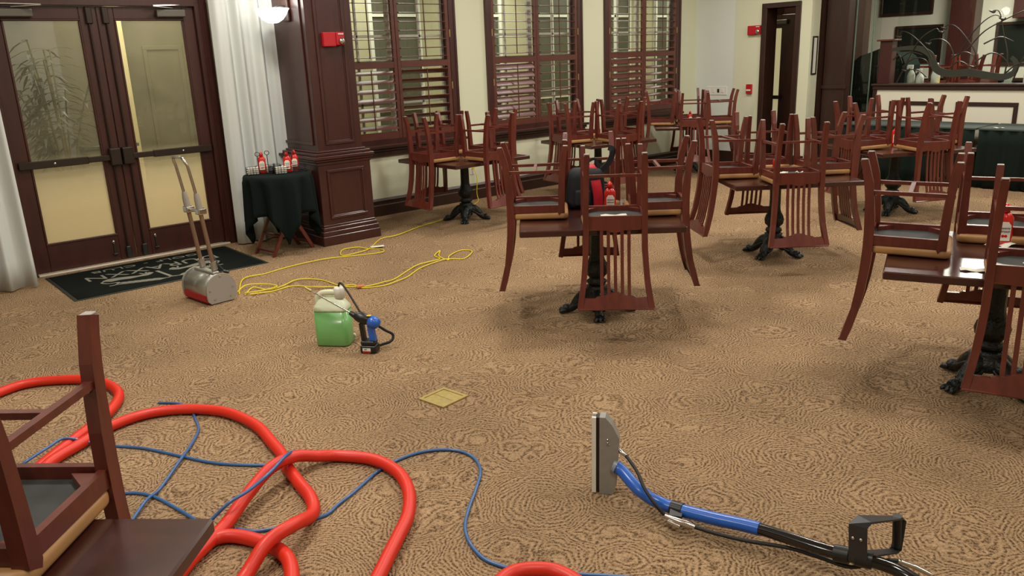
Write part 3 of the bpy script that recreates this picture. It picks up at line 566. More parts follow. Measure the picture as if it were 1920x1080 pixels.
# ------------------------------------------------------------------ the slat back chair (built upright, later turned over)
def make_chair():
    r = empty('dining_chair', (0, 0, 0))
    SZ = .455
    # rear posts
    def post(s):
        pr = [(.178, .245, 0, .034), (.182, .212, .12, .039), (.186, .192, .3, .044), (.188, .187, .47, .044), (.19, .195, .62, .041), (.205, .22, .82, .037), (.232, .266, 1.0, .032)]
        pth = [(s*a, b, c) for a, b, c, w in pr]
        return MB().bar(cr(pth, 2), .046, .036, (1, 0, 0), [(1, w/.040) for w in [pr[min(int(i/2), 6)][3] for i in range(13)]])
    for s in (-1, 1):
        post(s).build('rear_post', CHAIR, r)
        MB().bar(cr([(s*.192, -.205, 0), (s*.192, -.182, .15), (s*.19, -.168, .42), (s*.19, -.168, .455)], 2), .042, .040, (1, 0, 0), [(.8, .8), (.85, .85), (.9, .9), (1, 1), (1.05, 1.1), (1.08, 1.15), (1.1, 1.2)]).build('front_leg', CHAIR, r)
    # seat rails
    m = MB().box(-.18, .18, -.185, -.163, .40, SZ-.003, .003); m.build('seat_rail', CHAIR, r)
    pts = [(-.172, .40), (.172, .40), (.172, .482), (.12, .484), (.085, .494), (.06, .492), (.03, .503), (0, .509), (-.03, .503), (-.06, .492), (-.085, .494), (-.12, .484), (-.172, .482)]
    MB().prism(pts, .178, .200, 'y').build('seat_rail', CHAIR, r)
    for s in (-1, 1):
        MB().bar([(s*.193, -.16, .427), (s*.188, .18, .427)], .052, .022, (1, 0, 0)).build('seat_rail', CHAIR, r)
        # corner braces
    for sx, sy in ((1, 1), (1, -1), (-1, 1), (-1, -1)):
        MB().prism([(sx*.18, sy*.165), (sx*.18, sy*.085), (sx*.10, sy*.165)], .412, .437, 'z').build('corner_brace', CHAIR, r)
    MB().box(-.18, .18, -.163, .178, SZ-.018, SZ-.004).build('seat_underside', BLKB, r)
    # cushion: rounded trapezoid
    bm = bmesh.new(); co = [(-.213, -.215), (.213, -.215), (.2, .178), (-.2, .178)]
    vs = [bm.verts.new((a, b, SZ-.003)) for a, b in co]; f = bm.faces.new(vs); ex = bmesh.ops.extrude_face_region(bm, geom=[f])
    for q in ex['geom']:
        if isinstance(q, bmesh.types.BMVert): q.co.z = SZ+.045
    vert_e = [e for e in bm.edges if abs(e.verts[0].co.z-e.verts[1].co.z) > .01]; bmesh.ops.bevel(bm, geom=vert_e, offset=.04, segments=5, affect='EDGES', profile=.5)
    te = [e for e in bm.edges if min(e.verts[0].co.z, e.verts[1].co.z) > SZ+.04]; be = [e for e in bm.edges if max(e.verts[0].co.z, e.verts[1].co.z) < SZ]
    bmesh.ops.bevel(bm, geom=te+be, offset=.018, segments=4, affect='EDGES', profile=.5)
    bmesh.ops.recalc_face_normals(bm, faces=bm.faces)
    me = bpy.data.meshes.new('seat_cushion'); bm.to_mesh(me); bm.free(); me.materials.append(TANV)
    for q in me.polygons: q.use_smooth = True
    put('seat_cushion', me, r)
    # stretchers
    for s in (-1, 1):
        st = MB().bar([(s*.192, -.18, .17), (s*.184, .205, .17)], .022, .02, (0, 0, 1)).build('side_stretcher', CHAIR, r)
        MB().lathe([(.008, 0), (.006, .006), (.002, .008)], 8, T=Matrix.Translation((s*.182, .175, .182))).build('bolt', CHROME, st)
    MB().bar([(-.193, .01, .17), (.193, .01, .17)], .022, .018, (0, 0, 1)).build('cross_stretcher', CHAIR, r)
    # slats following the back
    def yb(z): 
        zs = [.47, .62, .82, 1.0]; ys = [.189, .196, .221, .266]
        for i in range(3):
            if z <= zs[i+1]: return ys[i]+(ys[i+1]-ys[i])*(z-zs[i])/(zs[i+1]-zs[i])
        return .266
    for k in range(5):
        x = (k-2)*.044
        MB().bar([(x, yb(z), z) for z in (.485, .62, .74, .85, .925)], .021, .012, (1, 0, 0) if False else (0, 1, 0)).build('back_slat', CHAIR, r)
    # top rail: curved in plan with stepped cresting
    def rail(zl, zh, hw, n=14):
        pass
    n = 22; vs = []; fs = []
    def low(u):   # lower outline (towards the slats) u in -1..1
        a = abs(u)
        if a > .58: return .930
        if a > .44: return .918
        return .918-.024*math.cos(a/.44*PI/2)*(1 if a < .2 else .75)
    for i in range(n+1):
        u = -1+2*i/n; hwl = .206; hwt = .234; bow = .012*(1-u*u)
        for (z, t) in ((low(u), 0), (.995, 1)):
            x = u*(hwl+(hwt-hwl)*t); y = yb(z)+(.0 if t == 0 else .004)+bow
            vs += [(x, y-.011, z), (x, y+.011, z)]
    for i in range(n):
        a = i*4; b = a+4
        fs += [(a, b, b+2, a+2), (a+1, a+3, b+3, b+1), (a, a+1, b+1, b), (a+2, b+2, b+3, a+3)]
    fs += [(0, 2, 3, 1), (4*n, 4*n+1, 4*n+3, 4*n+2)]
    MB().add(vs, fs).box(-.244, .244, .257, .290, .991, 1.003, .004).build('top_rail', CHAIR, r)
    # pale glides under the feet
    for s in (-1, 1):
        for (x, y) in ((.192, -.205), (.178, .245)): MB().box(s*x-.015, s*x+.015, y-.016, y+.016, -.006, .001, .002).build('foot_glide', GREYM, r)
    return r
chair0 = make_chair(); chair_used = [False]
TT = .745   # table top height
def place_chair(tx, ty, ang, dist, label, group, dz=0, tilt=0, side=0, yawoff=0):
    c = chair0 if not chair_used[0] else copy_tree(chair0); chair_used[0] = True
    ca, sa = math.cos(ang), math.sin(ang)
    c.location = (tx+ca*dist-sa*side, ty+sa*dist+ca*side, TT+.501+dz); c.rotation_euler = (PI+tilt, 0, ang+PI/2+yawoff)
    return tag(c, label, 'chair', group)

# ------------------------------------------------------------------ tables
HT = .55
def make_table():
    r = empty('dining_table', (0, 0, 0))
    MB().box(-HT, HT, -HT, HT, TT-.042, TT, .006).build('table_top', TABLE, r)
    MB().box(-.3, .3, -.025, .025, TT-.055, TT-.042).box(-.025, .025, -.3, .3, TT-.055, TT-.042).build('top_bracket', IRON, r)
    MB().lathe([(.05, .21), (.075, .235), (.07, .25), (.052, .262), (.058, .275), (.082, .30), (.088, .335), (.078, .37), (.06, .40), (.052, .43), (.05, .46), (.047, .66), (.055, .675), (.06, TT-.05)], 24, lobes=8, la=.035).build('column', IRON, r)
    b = MB().lathe([(.085, .1), (.1, .12), (.1, .15), (.085, .17), (.075, .19), (.08, .205), (.06, .215)], 24); b.build('base_collar', IRON, r)
    for k in range(4):
        a = PI/4+k*PI/2; ca, sa = math.cos(a), math.sin(a)
        P_ = [(.04, .15), (.09, .13), (.135, .095), (.17, .05), (.2, .032), (.23, .034), (.25, .032)]
        rr = [.045, .05, .042, .034, .03, .036, .026]
        p = cr([(ca*q, sa*q, z+.004) for q, z in P_], 3); n = len(p)
        R = [rr[min(i//3, 6)]+(rr[min(i//3+1, 6)]-rr[min(i//3, 6)])*((i % 3)/3) for i in range(n)]
        f = MB().tube(p, R, 10)
        for s in (-1, 0, 1):
            o = Vector((-sa, ca, 0))*s*.022; f.tube([Vector((ca*.235, sa*.235, .028))+o, Vector((ca*.265, sa*.265, .022))+o*1.4, Vector((ca*.28, sa*.28, .012))+o*1.5], [.016, .017, .007], 6)
        f.tube(cr([(ca*.08-sa*.045, sa*.08+ca*.045, .12), (ca*.13-sa*.05, sa*.13+ca*.05, .085), (ca*.17-sa*.035, sa*.17+ca*.035, .06)], 3), [.012]*7, 6).tube(cr([(ca*.08+sa*.045, sa*.08-ca*.045, .12), (ca*.13+sa*.05, sa*.13-ca*.05, .085), (ca*.17+sa*.035, sa*.17-ca*.035, .06)], 3), [.012]*7, 6)
        f.build('claw_foot', IRON, r)
    return r
table0 = make_table(); tused = [False]
R = math.radians
def table(x, y, rot, label, chairs, desc, group='chairs turned over on the tables', foot=0):
    t = table0 if not tused[0] else copy_tree(table0); tused[0] = True
    t.location = (x, y, 0); t.rotation_euler = (0, 0, R(rot)); tag(t, label, 'table', 'square pedestal tables')
    for q in t.children:
        if q.name.startswith('claw'): q.rotation_euler = (0, 0, R(foot))
    for (k, side, kw) in chairs:       # k quarter turns from the table's own -y
        place_chair(x, y, R(rot)-PI/2+k*PI/2, kw.pop('dist', .425), 'upside-down slat-back chair on the %s side of %s' % (side, desc), group, **kw)
    return t
def rk(**o): d_ = dict(tilt=random.uniform(-.03, .03), yawoff=random.uniform(-.05, .05), dist=.425+random.uniform(-.008, .008), side=random.uniform(-.012, .012), dz=.006); d_.update(o); return d_
T = {}
table(5.72, 7.5, 1, 'square table by the first window with four chairs turned over', [(0, 'near-right', rk()), (1, 'far-right', rk()), (2, 'window', rk()), (3, 'near-left', rk())], 'the table by the first window')
table(4.16, 3.92, -42, 'square table in the middle holding the black and red bag', [(0, 'near', rk(side=.075, dist=.465, tilt=.01)), (1, 'right', rk()), (2, 'far', rk()), (3, 'left', rk())], 'the table with the black bag', foot=45)
table(6.5, 3.9, -38, 'square table right of the bag table with four chairs', [(0, 'near', rk(side=-.06, dist=.475)), (1, 'right', rk()), (2, 'far', rk()), (3, 'left', rk())], 'the table right of the bag table')
table(4.64, 1.43, -68, 'square table at the right edge with a ketchup bottle', [(0, 'near', rk(side=.1, dist=.49)), (1, 'right', rk()), (2, 'far', rk()), (3, 'left', rk(dist=.45))], 'the nearest right table')
table(9.05, 3.98, -30, 'square table standing before the dark skirted buffet', [(0, 'near', rk()), (1, 'right', rk()), (2, 'far', rk()), (3, 'left', rk())], 'the table before the buffet')
table(7.95, 7.45, -8, 'square table by the second window with chairs turned over', [(0, 'near-right', rk()), (1, 'far-right', rk()), (2, 'window', rk()), (3, 'near-left', rk())], 'the table by the second window')
table(10.35, 7.75, -48, 'square table in the far corner by the third window', [(0, 'near', rk()), (1, 'right', rk()), (2, 'far', rk()), (3, 'left', rk())], 'the far corner table')
table(-.2, 1.88, -44, 'square table at the lower left corner of the view', [(2, 'far', dict(dist=.45, dz=.004, side=-.05))], 'the lower left table')

MB().box(13.1, 15.3, 2.2, 6.1, 0, .36).build('floor_platform', DARKW, kind='structure')
TT0 = TT; 
for (x, y, rot, nm) in ((14.1, 5.4, -20, 'left'), (14.3, 3.7, -35, 'right')):
    t = table(x, y, rot, 'dining table seen through the glass, %s one' % nm, [], ''); t.location.z = .36
    for k in range(4):
        sd_ = ('front', 'right', 'rear', 'left')[k]
        place_chair(x, y, R(rot)-PI/2+k*PI/2, .425, 'upside-down chair on the %s side of the %s table behind the glass' % (sd_, nm), 'chairs behind the glass partition', dz=.366)
# ------------------------------------------------------------------ ketchup and papers on the tables
def ketchup_parts():
    r = empty('ketchup_bottle', (0, 0, 0))
    sec = [(math.cos(2*PI*i/20)*.034, math.sin(2*PI*i/20)*.022) for i in range(20)]
    MB().sweep([(0, 0, 0), (0, 0, .012), (0, 0, .05), (0, 0, .09), (0, 0, .12), (0, 0, .135), (0, 0, .145)], sec, (1, 0, 0), [.9, 1, 1.05, .95, .98, .7, .4]).build('body', KET, r)
    MB().lathe([(.016, .143), (.016, .165), (.012, .172), (.006, .18)], 14).build('cap', KET, r)
    lb = MB().prism([(-.022, .025), (.022, .025), (.023, .09), (.012, .105), (-.012, .105), (-.023, .09)], -.0245, -.0225, 'y').build('label', PAPER, r)
    text('TOMATO', .009, BLACKP, lb, (0, -.0252, .078), (PI/2, 0, 0)); text('KETCHUP', .009, BLACKP, lb, (0, -.0252, .064), (PI/2, 0, 0))
    MB().lathe([(.006, 0), (.006, .001)], 10, T=Matrix.Translation((-.005, -.0245, .045)) @ Matrix.Rotation(PI/2, 4, 'X')).lathe([(.006, 0), (.006, .001)], 10, T=Matrix.Translation((.006, -.0245, .045)) @ Matrix.Rotation(PI/2, 4, 'X')).build('tomato_print', KET, lb)
    return r
ket0 = ketchup_parts(); kused = [False]
def ketchup(x, y, z, rz, label, s=1.0, group='ketchup bottles on the tables'):
    k = ket0 if not kused[0] else copy_tree(ket0); kused[0] = True
    k.location = (x, y, z); k.rotation_euler = (0, 0, rz); k.scale = (s, s, s); return tag(k, label, 'bottle', group)
ketchup(4.24, 3.86, TT, R(-40), 'ketchup bottle in front of the bag on the middle table', 1.25)
ketchup(4.86, 1.51, TT, R(-62), 'ketchup bottle on the nearest right table', 1.3)
ketchup(6.52, 3.92, TT, R(-40), 'ketchup bottle on the table right of the bag table')
ketchup(9.06, 4.0, TT, R(-60), 'ketchup bottle on the table before the buffet', 1.3)
ketchup(7.95, 7.45, TT, R(-40), 'ketchup bottle on the table by the second window', 1.1)
ketchup(10.35, 7.75, TT, R(-40), 'ketchup bottle on the far corner table', 1.1)
def paper(x, y, z, w, h, rz, label, name='paper_slip', bend=.004):
    vs = []; fs = []
    for i in range(6):
        for j in range(2): u = i/5-.5; vs.append((u*w, (j-.5)*h, bend*math.sin(i*1.7)+bend))
    for i in range(5): fs.append((i*2, i*2+2, i*2+3, i*2+1))
    o = MB().add(vs, fs, True).build(name, PAPER, None, label, 'paper'); o.location = (x, y, z); o.rotation_euler = (0, 0, rz); md = o.modifiers.new('t', 'SOLIDIFY'); md.thickness = .0008; return o
def under_seat(tx, ty, rot, k, dx, dy):   # a point on the upturned underside of the chair on side k
    a = R(rot)-PI/2+k*PI/2; return (tx+math.cos(a)*(.425+dy)-math.sin(a)*dx, ty+math.sin(a)*(.425+dy)+math.cos(a)*dx, TT+.073)
p = under_seat(4.16, 3.92, -42, 0, .075, .06); paper(*p, .17, .07, R(-42), 'white paper label on the upturned seat nearest the camera', 'paper_label')
p = under_seat(6.5, 3.9, -38, 0, -.12, .05); paper(*p, .06, .05, R(10), 'torn white scrap on an upturned seat, left one', bend=.01)
p = under_seat(6.5, 3.9, -38, 0, .01, .05); paper(*p, .06, .04, R(-60), 'torn white scrap on an upturned seat, right one', bend=.01)
p = under_seat(4.64, 1.43, -68, 0, .07, .06); paper(*p, .05, .02, R(-50), 'tiny white scrap on the upturned seat at the right edge', bend=.005)
p = under_seat(-.2, 1.88, -44, 2, .1, -.1); paper(*p, .03, .02, R(30), 'tiny white scrap on the upturned seat at the lower left')
paper(4.22, 1.42, TT+.001, .12, .06, R(-66), 'white napkin on the nearest right table')
paper(4.80, 1.50, TT+.002, .14, .07, R(-30), 'crumpled white napkin beneath the right table ketchup', bend=.012)

# ------------------------------------------------------------------ black and red bag on the middle table
r = empty('backpack', (4.28, 4.14, TT), (0, 0, R(-35)), 'black backpack with a red panel on the middle table', 'bag')
bm = bmesh.new(); bmesh.ops.create_cube(bm, size=1)
for v in bm.verts: v.co = Vector((v.co.x*.3, v.co.y*.16, (v.co.z+.5)*.3))
bmesh.ops.bevel(bm, geom=bm.edges[:], offset=.07, segments=5, affect='EDGES', profile=.6)
for v in bm.verts: v.co.x *= 1-.2*(v.co.z/.3)**2; v.co.y += .012*math.sin(v.co.z*20)
bmesh.ops.recalc_face_normals(bm, faces=bm.faces); me = bpy.data.meshes.new('body'); bm.to_mesh(me); bm.free(); me.materials.append(NAVY)
for q in me.polygons: q.use_smooth = True
put('body', me, r)
MB().sweep(cr([(.08, -.075, .02), (.075, -.092, .1), (.06, -.088, .2), (.04, -.04, .29), (.03, .03, .3)], 4), [(.006, .035), (-.006, .035), (-.006, -.035), (.006, -.035)], (0, -1, .2)).build('red_panel', REDF, r)
MB().bar(cr([(-.02, -.03, .28), (.01, -.03, .34), (.07, -.03, .36), (.1, -.03, .27)], 5), .02, .008, (0, 1, 0)).build('grab_handle', NAVY, r)
MB().bar(cr([(.1, -.02, .26), (.17, -.03, .33), (.2, -.04, .42), (.17, -.02, .44)], 5), .04, .01, (0, 1, 0)).build('shoulder_strap', NAVY, r)
MB().box(-.1, .02, -.11, -.06, .03, .15, .02).build('front_pocket', NAVY, r)

# ------------------------------------------------------------------ buffet tables with skirts
def buffet(y0, y1, label):
    r = empty('buffet_table', (11.6, (y0+y1)/2, 0), (0, 0, 0), label, 'table', 'skirted buffet tables'); h = (y1-y0)/2
    MB().box(-.4, .38, -h, h, .735, .76, .006).build('table_top', mat('grey_green_cloth', rgb(56, 66, 60), .8), r)
    m = wave_sheet(MB(), -h+.01, h-.01, -.39, .01, .735, .012, (y1-y0)*6.5, 260, 4, 2, 0, axis='y')
    o = m.build('skirt', SKIRT, r); md = o.modifiers.new('t', 'SOLIDIFY'); md.thickness = .004
    for sx in (-.33, .33):
        for sy in (-h+.1, h-.1): MB().tube([(sx, sy, 0), (sx, sy, .735)], .014, 8).build('leg', STEEL, r)
    m = wave_sheet(MB(), -.36, .36, -h+.015 if False else h-.012, .01, .735, .006, 6, 60, 3, 5); m.build('side_skirt', SKIRT, r)
buffet(3.95, 5.75, 'dark green skirted buffet table nearer the glass partition')
buffet(2.1, 3.92, 'dark green skirted buffet table at the right edge')
paper(11.3, 3.72, .762, .12, .05, R(80), 'white card on the right buffet table')

# ------------------------------------------------------------------ tray stand with black cloth
tx, ty = 3.5, 7.72
r = empty('tray_stand', (tx, ty, 0), (0, 0, R(8)), 'folding mahogany tray stand under the black cloth', 'stand')
for s in (-1, 1):
    MB().bar([(-.25, s*.16, .0), (.16, s*.16, .74)], .035, .022, (0, 1, 0)).build('leg', CHAIR, r)
    MB().bar([(.25, s*.125, .0), (-.16, s*.125, .74)], .035, .022, (0, 1, 0)).build('leg', CHAIR, r)
for q in (((-.225, -.16, .05), (-.225, .16, .05)), ((.215, -.125, .07), (.215, .125, .07)), ((-.14, -.15, .2), (-.14, .15, .2)), ((-.16, -.14, .74), (-.16, .14, .74)), ((.16, -.15, .74), (.16, .15, .74))): MB().bar(q, .035, .018, (0, 0, 1)).build('rail', CHAIR, r)
MB().lathe([(.0, .755), (.3, .755), (.315, .77), (.32, .79), (.31, .79), (.3, .775), (0, .77)], 32, (tx, ty, 0)).build('serving_tray', BLACKP, None, 'round tray under the black cloth beside the pillar', 'tray')
m = MB(); vs = []; fs = []; NA = 144; ex = .33
zt = .805; rows = [(.0, 0), (.5, 0), (.92, 0), (1.0, -.006), (1.03, -.03)]
nr = 9
for j in range(len(rows)+nr):
    for i in range(NA):
        a = 2*PI*i/NA; sq = 1/max(abs(math.cos(a-.5)), abs(math.sin(a-.5))); drop = .36+.32*(sq-1)/.414
        if j < len(rows): rr, z = rows[j][0]*ex, zt+rows[j][1]
        else:
            t = (j-len(rows)+1)/nr; fold = math.asin(math.sin(11*a+.9*math.sin(2*a)))/1.2; rr = ex*(1.03-.02*t)+.045*(.3+.7*t)*fold; z = zt-.03-drop*t
        vs.append((rr*math.cos(a), rr*math.sin(a), z))
for j in range(len(rows)+nr-1):
    for i in range(NA): fs.append((j*NA+i, j*NA+(i+1) % NA, (j+1)*NA+(i+1) % NA, (j+1)*NA+i))
o = m.add(vs, fs, True).build('table_cloth', CLOTHB, None, 'black cloth draped over the round tray stand', 'tablecloth'); o.location = (tx, ty, .003); md = o.modifiers.new('t', 'SOLIDIFY'); md.thickness = .002
def caddy(x, y, rz, label):
    r = empty('condiment_caddy', (x, y, .796), (0, 0, rz), label, 'caddy', 'wire caddies on the black cloth')
    r.location.z = .811; r.scale = (1.25, 1.25, 1.15)
    m = MB(); a, b = .1, .055
    for z in (.003, .02, .037, .055):
        m.tube([(sx*a, sy*b, z) for sx, sy in ((-1, -1), (1, -1), (1, 1), (-1, 1))], .0022, 5, closed=True, up=(0, 0, 1))
    for k in range(5):
        for s in (-1, 1): m.tube([(-a+2*a*k/4, s*b, 0), (-a+2*a*k/4, s*b, .055)], .0018, 5)
    m.build('wire_basket', BLACKP, r)
    MB().tube([(0, .01, 0), (0, .01, .15)], .003, 6).tube([(.018*math.cos(q*PI/6), .01, .168+.018*math.sin(q*PI/6)) for q in range(12)], .003, 6, closed=True, up=(0, 1, 0)).build('ring_handle', BLACKP, r)
    for k in range(4):
        MB().box(-.09+.022*k, -.072+.022*k, -.045, .0, .004, .06, .002).build('sugar_packet', PAPER, r)
    return r
KZ = .811
for (dx, dy, nm) in ((-.14, .1, 'left one'), (.07, -.09, 'middle one'), (.17, -.02, 'right one'), (-.02, .14, 'rear one')): caddy(tx+dx, ty+dy, R(-20), 'wire caddy of packets on the cloth, '+nm)
for (dx, dy, l) in ((-.1, .105, 'left ketchup bottle in the tray stand caddies'), (.09, -.07, 'middle ketchup bottle in the tray stand caddies'), (.205, .0, 'right ketchup bottle in the tray stand caddies')):
    ketchup(tx+dx, ty+dy, KZ+.004, R(-25), l, 1.15, 'ketchup bottles in the wire caddies')
r = empty('soy_bottle', (tx-.03, ty-.02, KZ), (0, 0, 0), 'small dark sauce bottle between the wire caddies', 'bottle')
MB().lathe([(.02, 0), (.022, .05), (.01, .08), (.01, .1)], 12).build('body', BLACKP, r)

# ------------------------------------------------------------------ entrance mat
r = empty('entrance_mat', (2.27, 7.90, 0), (0, 0, R(0)), 'black entrance mat with grey crest and lettering', 'mat')
MB().box(-.87, .87, -.55, .55, .001, .006, .004).build('rubber_border', BLACKR, r)
MB().box(-.84, .84, -.52, .52, .004, .010, .003).build('pile', MATB, r)
zt = .0105
text('DURAXXN', .255, MATG, r, (.0, .14, zt), (0, 0, PI), sx=1.0, ex=.0008)
for wd, wx in (('GOLF', .3), ('-', .0), ('CLUB', -.3)): text(wd, .115, MATG, r, (wx, .385, zt), (0, 0, PI), sx=1.45, ex=.0008)
def crest(s):
    b = MB()
    body = [(.1, -.08), (.14, -.13), (.22, -.14), (.3, -.1), (.38, -.07), (.46, -.06), (.52, -.1), (.5, -.14), (.46, -.18), (.38, -.17), (.3, -.2), (.22, -.19), (.14, -.2), (.1, -.17), (.07, -.13)]
    b.prism([(s*x, y+.06) for x, y in body], zt, zt+.001, 'z')
    b.bar([(s*x, y+.06, zt+.0012) for x, y in cr_2([(.46, -.1), (.54, -.16), (.5, -.24), (.42, -.26), (.46, -.33), (.52, -.34)])], .02, .001, (0, 0, 1))
    for q in ((.12, -.06), (.18, -.05)): b.bar([(s*.15, -.08, zt+.0012), (s*q[0], q[1]+.05, zt+.0012)], .02, .001, (0, 0, 1))
    b.build('lion_emblem', MATG, r)
    w = MB()
    w.bar([(s*x, y, zt+.0012) for x, y in cr_2([(.02, -.38), (.15, -.36), (.3, -.3), (.42, -.24)])], .018, .001, (0, 0, 1))
    for k in range(7):
        x = .06+.05*k; y = -.375+.018*k
        w.prism([(s*x, y), (s*(x+.05), y+.05), (s*(x+.09), y+.075), (s*(x+.075), y+.035), (s*(x+.03), y)], zt, zt+.001, 'z')
        w.prism([(s*x, y-.01), (s*(x+.06), y-.03), (s*(x+.1), y-.02), (s*(x+.04), y+.005)], zt, zt+.001, 'z')
    w.build('laurel_emblem', MATG, r)
def cr_2(p): return [(q.x, q.y) for q in cr([(a, b, 0) for a, b in p], 4)]
crest(1); crest(-1)
MB().bar([(-.03, -.03, zt+.0012), (0, -.36, zt+.0012)], .03, .001, (0, 0, 1)).bar([(-.02, -.36, zt+.0012), (.04, -.37, zt+.0012)], .025, .001, (0, 0, 1)).build('golf_club_emblem', MATG, r)

# ------------------------------------------------------------------ brush machine by the mat
r = empty('carpet_scrubber', (2.255, 6.55, 0), (0, 0, R(97)), 'silver drum carpet scrubber with tall tube handle on the mat edge', 'cleaning machine')
# local x: drum axis (towards -x is the camera side end plate)
L_ = .2
prof = [(a_*.9, b_*.93) for a_, b_ in [(-.13, .035), (-.105, .01), (.105, .01), (.13, .035), (.135, .08)]+[(.135*math.cos(q*PI/10), .13+.125*math.sin(q*PI/10)) for q in range(11)]+[(-.135, .08)]]
MB().prism(prof, -L_, L_-.04 if False else L_, 'x', smooth=True).build('drum_housing', ALU, r)
pl = [(a*1.06, .004+(b-.004)*1.04) for a, b in prof]
pe = MB().prism(pl, -L_-.012, -L_+.004, 'x').build('end_plate', GREYM, r); pe2 = MB().prism(pl, L_-.004, L_+.012, 'x').build('end_plate', GREYM, r)
for (y, z) in ((-.07, .045), (.07, .045), (-.1, .12), (.1, .12), (0, .225)): MB().lathe([(.008, 0), (.006, .006)], 8, T=Matrix.Translation((-L_-.012, y, z)) @ Matrix.Rotation(-PI/2, 4, 'Y')).build('screw', CHROME, pe)
MB().prism([(.08, .004), (.122, .018), (.131, .033), (.131, .08), (.12, .08), (.113, .038), (.09, .011)], -L_+.02, L_-.02, 'x').build('brush_guard', mat('red_brush', rgb(170, 24, 30), .6, bump=.5, bscale=150), r)
MB().box(-L_+.04, L_-.04, -.03, .03, .228, .255, .006).build('motor_bracket', ALU, r)
for s in (-1, 1):
    x = s*.1
    MB().tube([(x, -.02, .24), (x, .03, .75)], .017, 12).build('lower_tube', mat('copper_tinted_steel', rgb(150, 126, 108), .35, metal=.7), r)
    MB().tube([(x, -.022, .26), (x, -.012, .33)], .026, 10).build('tube_socket', ALU, r)
    MB().box(x-.035, x+.035, -.01, .06, .73, .78, .008).build('clamp', CHROME, r)
    MB().tube([(x, .033, .78), (x, .04, .85), (x, .043, .9)], [.026, .024, .018], 12).build('tube_collar', GREYM, r)
MB().tube(cr([(-.1, .043, .88), (-.1, .075, 1.1), (-.095, .09, 1.15), (-.07, .1, 1.185), (0, .103, 1.192), (.07, .1, 1.185), (.095, .09, 1.15), (.1, .075, 1.1), (.1, .043, .88)], 5), .012, 10).build('upper_handle', CHROME, r)
MB().tube([(-.1, .03, .755), (.1, .03, .755)], .013, 10).build('cross_bar', CHROME, r)
MB().tube(cr([(-.05, .02, .75), (-.04, -.02, .6), (.0, -.05, .45), (-.1, -.04, .33), (-.17, -.06, .26)], 5), .006, 8).build('power_lead', BLACKR, r)
MB().tube([(-.17, -.06, .25), (-.2, -.09, .24)], .014, 8).build('lead_connector', BLACKP, r)

# ------------------------------------------------------------------ yellow extension cord (one long cord with folds)
def path3(pts, z, n=6): return cr([(a, b, z+(.009 if i % 3 == 1 else 0)) for i, (a, b) in enumerate(pts)], n)
c1 = [(2.47, 6.47), (2.69, 6.9), (2.91, 6.95), (3.19, 7.02), (3.51, 7.01), (3.73, 6.98), (3.97, 6.87), (4.11, 6.81), (4.18, 6.95), (4.1, 7.09), (4.05, 7.2), (3.9, 7.25), (3.77, 7.02), (4.0, 7.0), (4.16, 7.12), (4.45, 7.39), (4.66, 7.38), (5.13, 7.61), (5.52, 7.72), (6.1, 8.0), (6.5, 8.3), (6.66, 8.45)]
c2 = [(2.49, 6.4), (2.63, 6.55), (2.7, 6.40), (2.84, 6.42), (3.02, 6.49), (3.17, 6.35), (3.19, 6.05), (3.27, 5.95), (3.29, 5.83), (3.45, 5.75), (3.6, 5.76), (3.76, 5.84), (4.02, 6.01), (4.31, 6.07), (4.42, 6.05), (4.5, 5.98), (4.67, 6.08), (4.75, 6.2), (4.68, 6.28), (4.45, 6.15), (4.36, 6.05), (4.4, 6.25), (4.52, 6.4), (4.38, 6.3), (4.33, 6.15), (4.06, 6.1), (3.88, 6.02), (3.63, 5.86), (3.5, 5.82), (3.33, 5.85), (3.2, 5.98), (3.0, 6.15), (2.9, 6.35), (2.7, 6.33), (2.52, 6.36)]
p = path3(c1, .007); p += cr([p[-1], (6.675, 8.5, .1), (6.69, 8.5, .3), (6.685, 8.555, .42)], 6)[1:]
r = MB().tube(p, .0055, 7).build('extension_cord', YEL, None, 'yellow extension cord running from the scrubber to the wall outlet', 'cord')
MB().tube([(6.683, 8.545, .425), (6.68, 8.578, .426)], .014, 8).build('plug', YEL, r)
MB().box(-.035, .035, -.02, .02, 0, .001, .0).build('warning_tag', PAPER, r); r.children[-1].location = (4.2, 7.06, .018); r.children[-1].scale = (2, 1.6, 1); r.children[-1].rotation_euler = (0, 0, R(-20))
c2o = MB().tube(path3(c2, .007), .0055, 7).build('extension_cord', YEL, None, 'looped yellow extension cord lying in the middle of the floor', 'cord')
MB().tube([(3.25, 5.86, .016), (3.31, 5.84, .016)], .016, 8).build('connector', mat('clear_red_connector', rgb(190, 120, 70), .4), c2o)
c3 = [(2.47, 6.5), (2.6, 6.62), (2.75, 6.55), (2.78, 6.4), (2.6, 6.35), (2.5, 6.42)]
MB().tube(path3(c3, .02), .0055, 7).build('cord_coil', YEL, c2o)

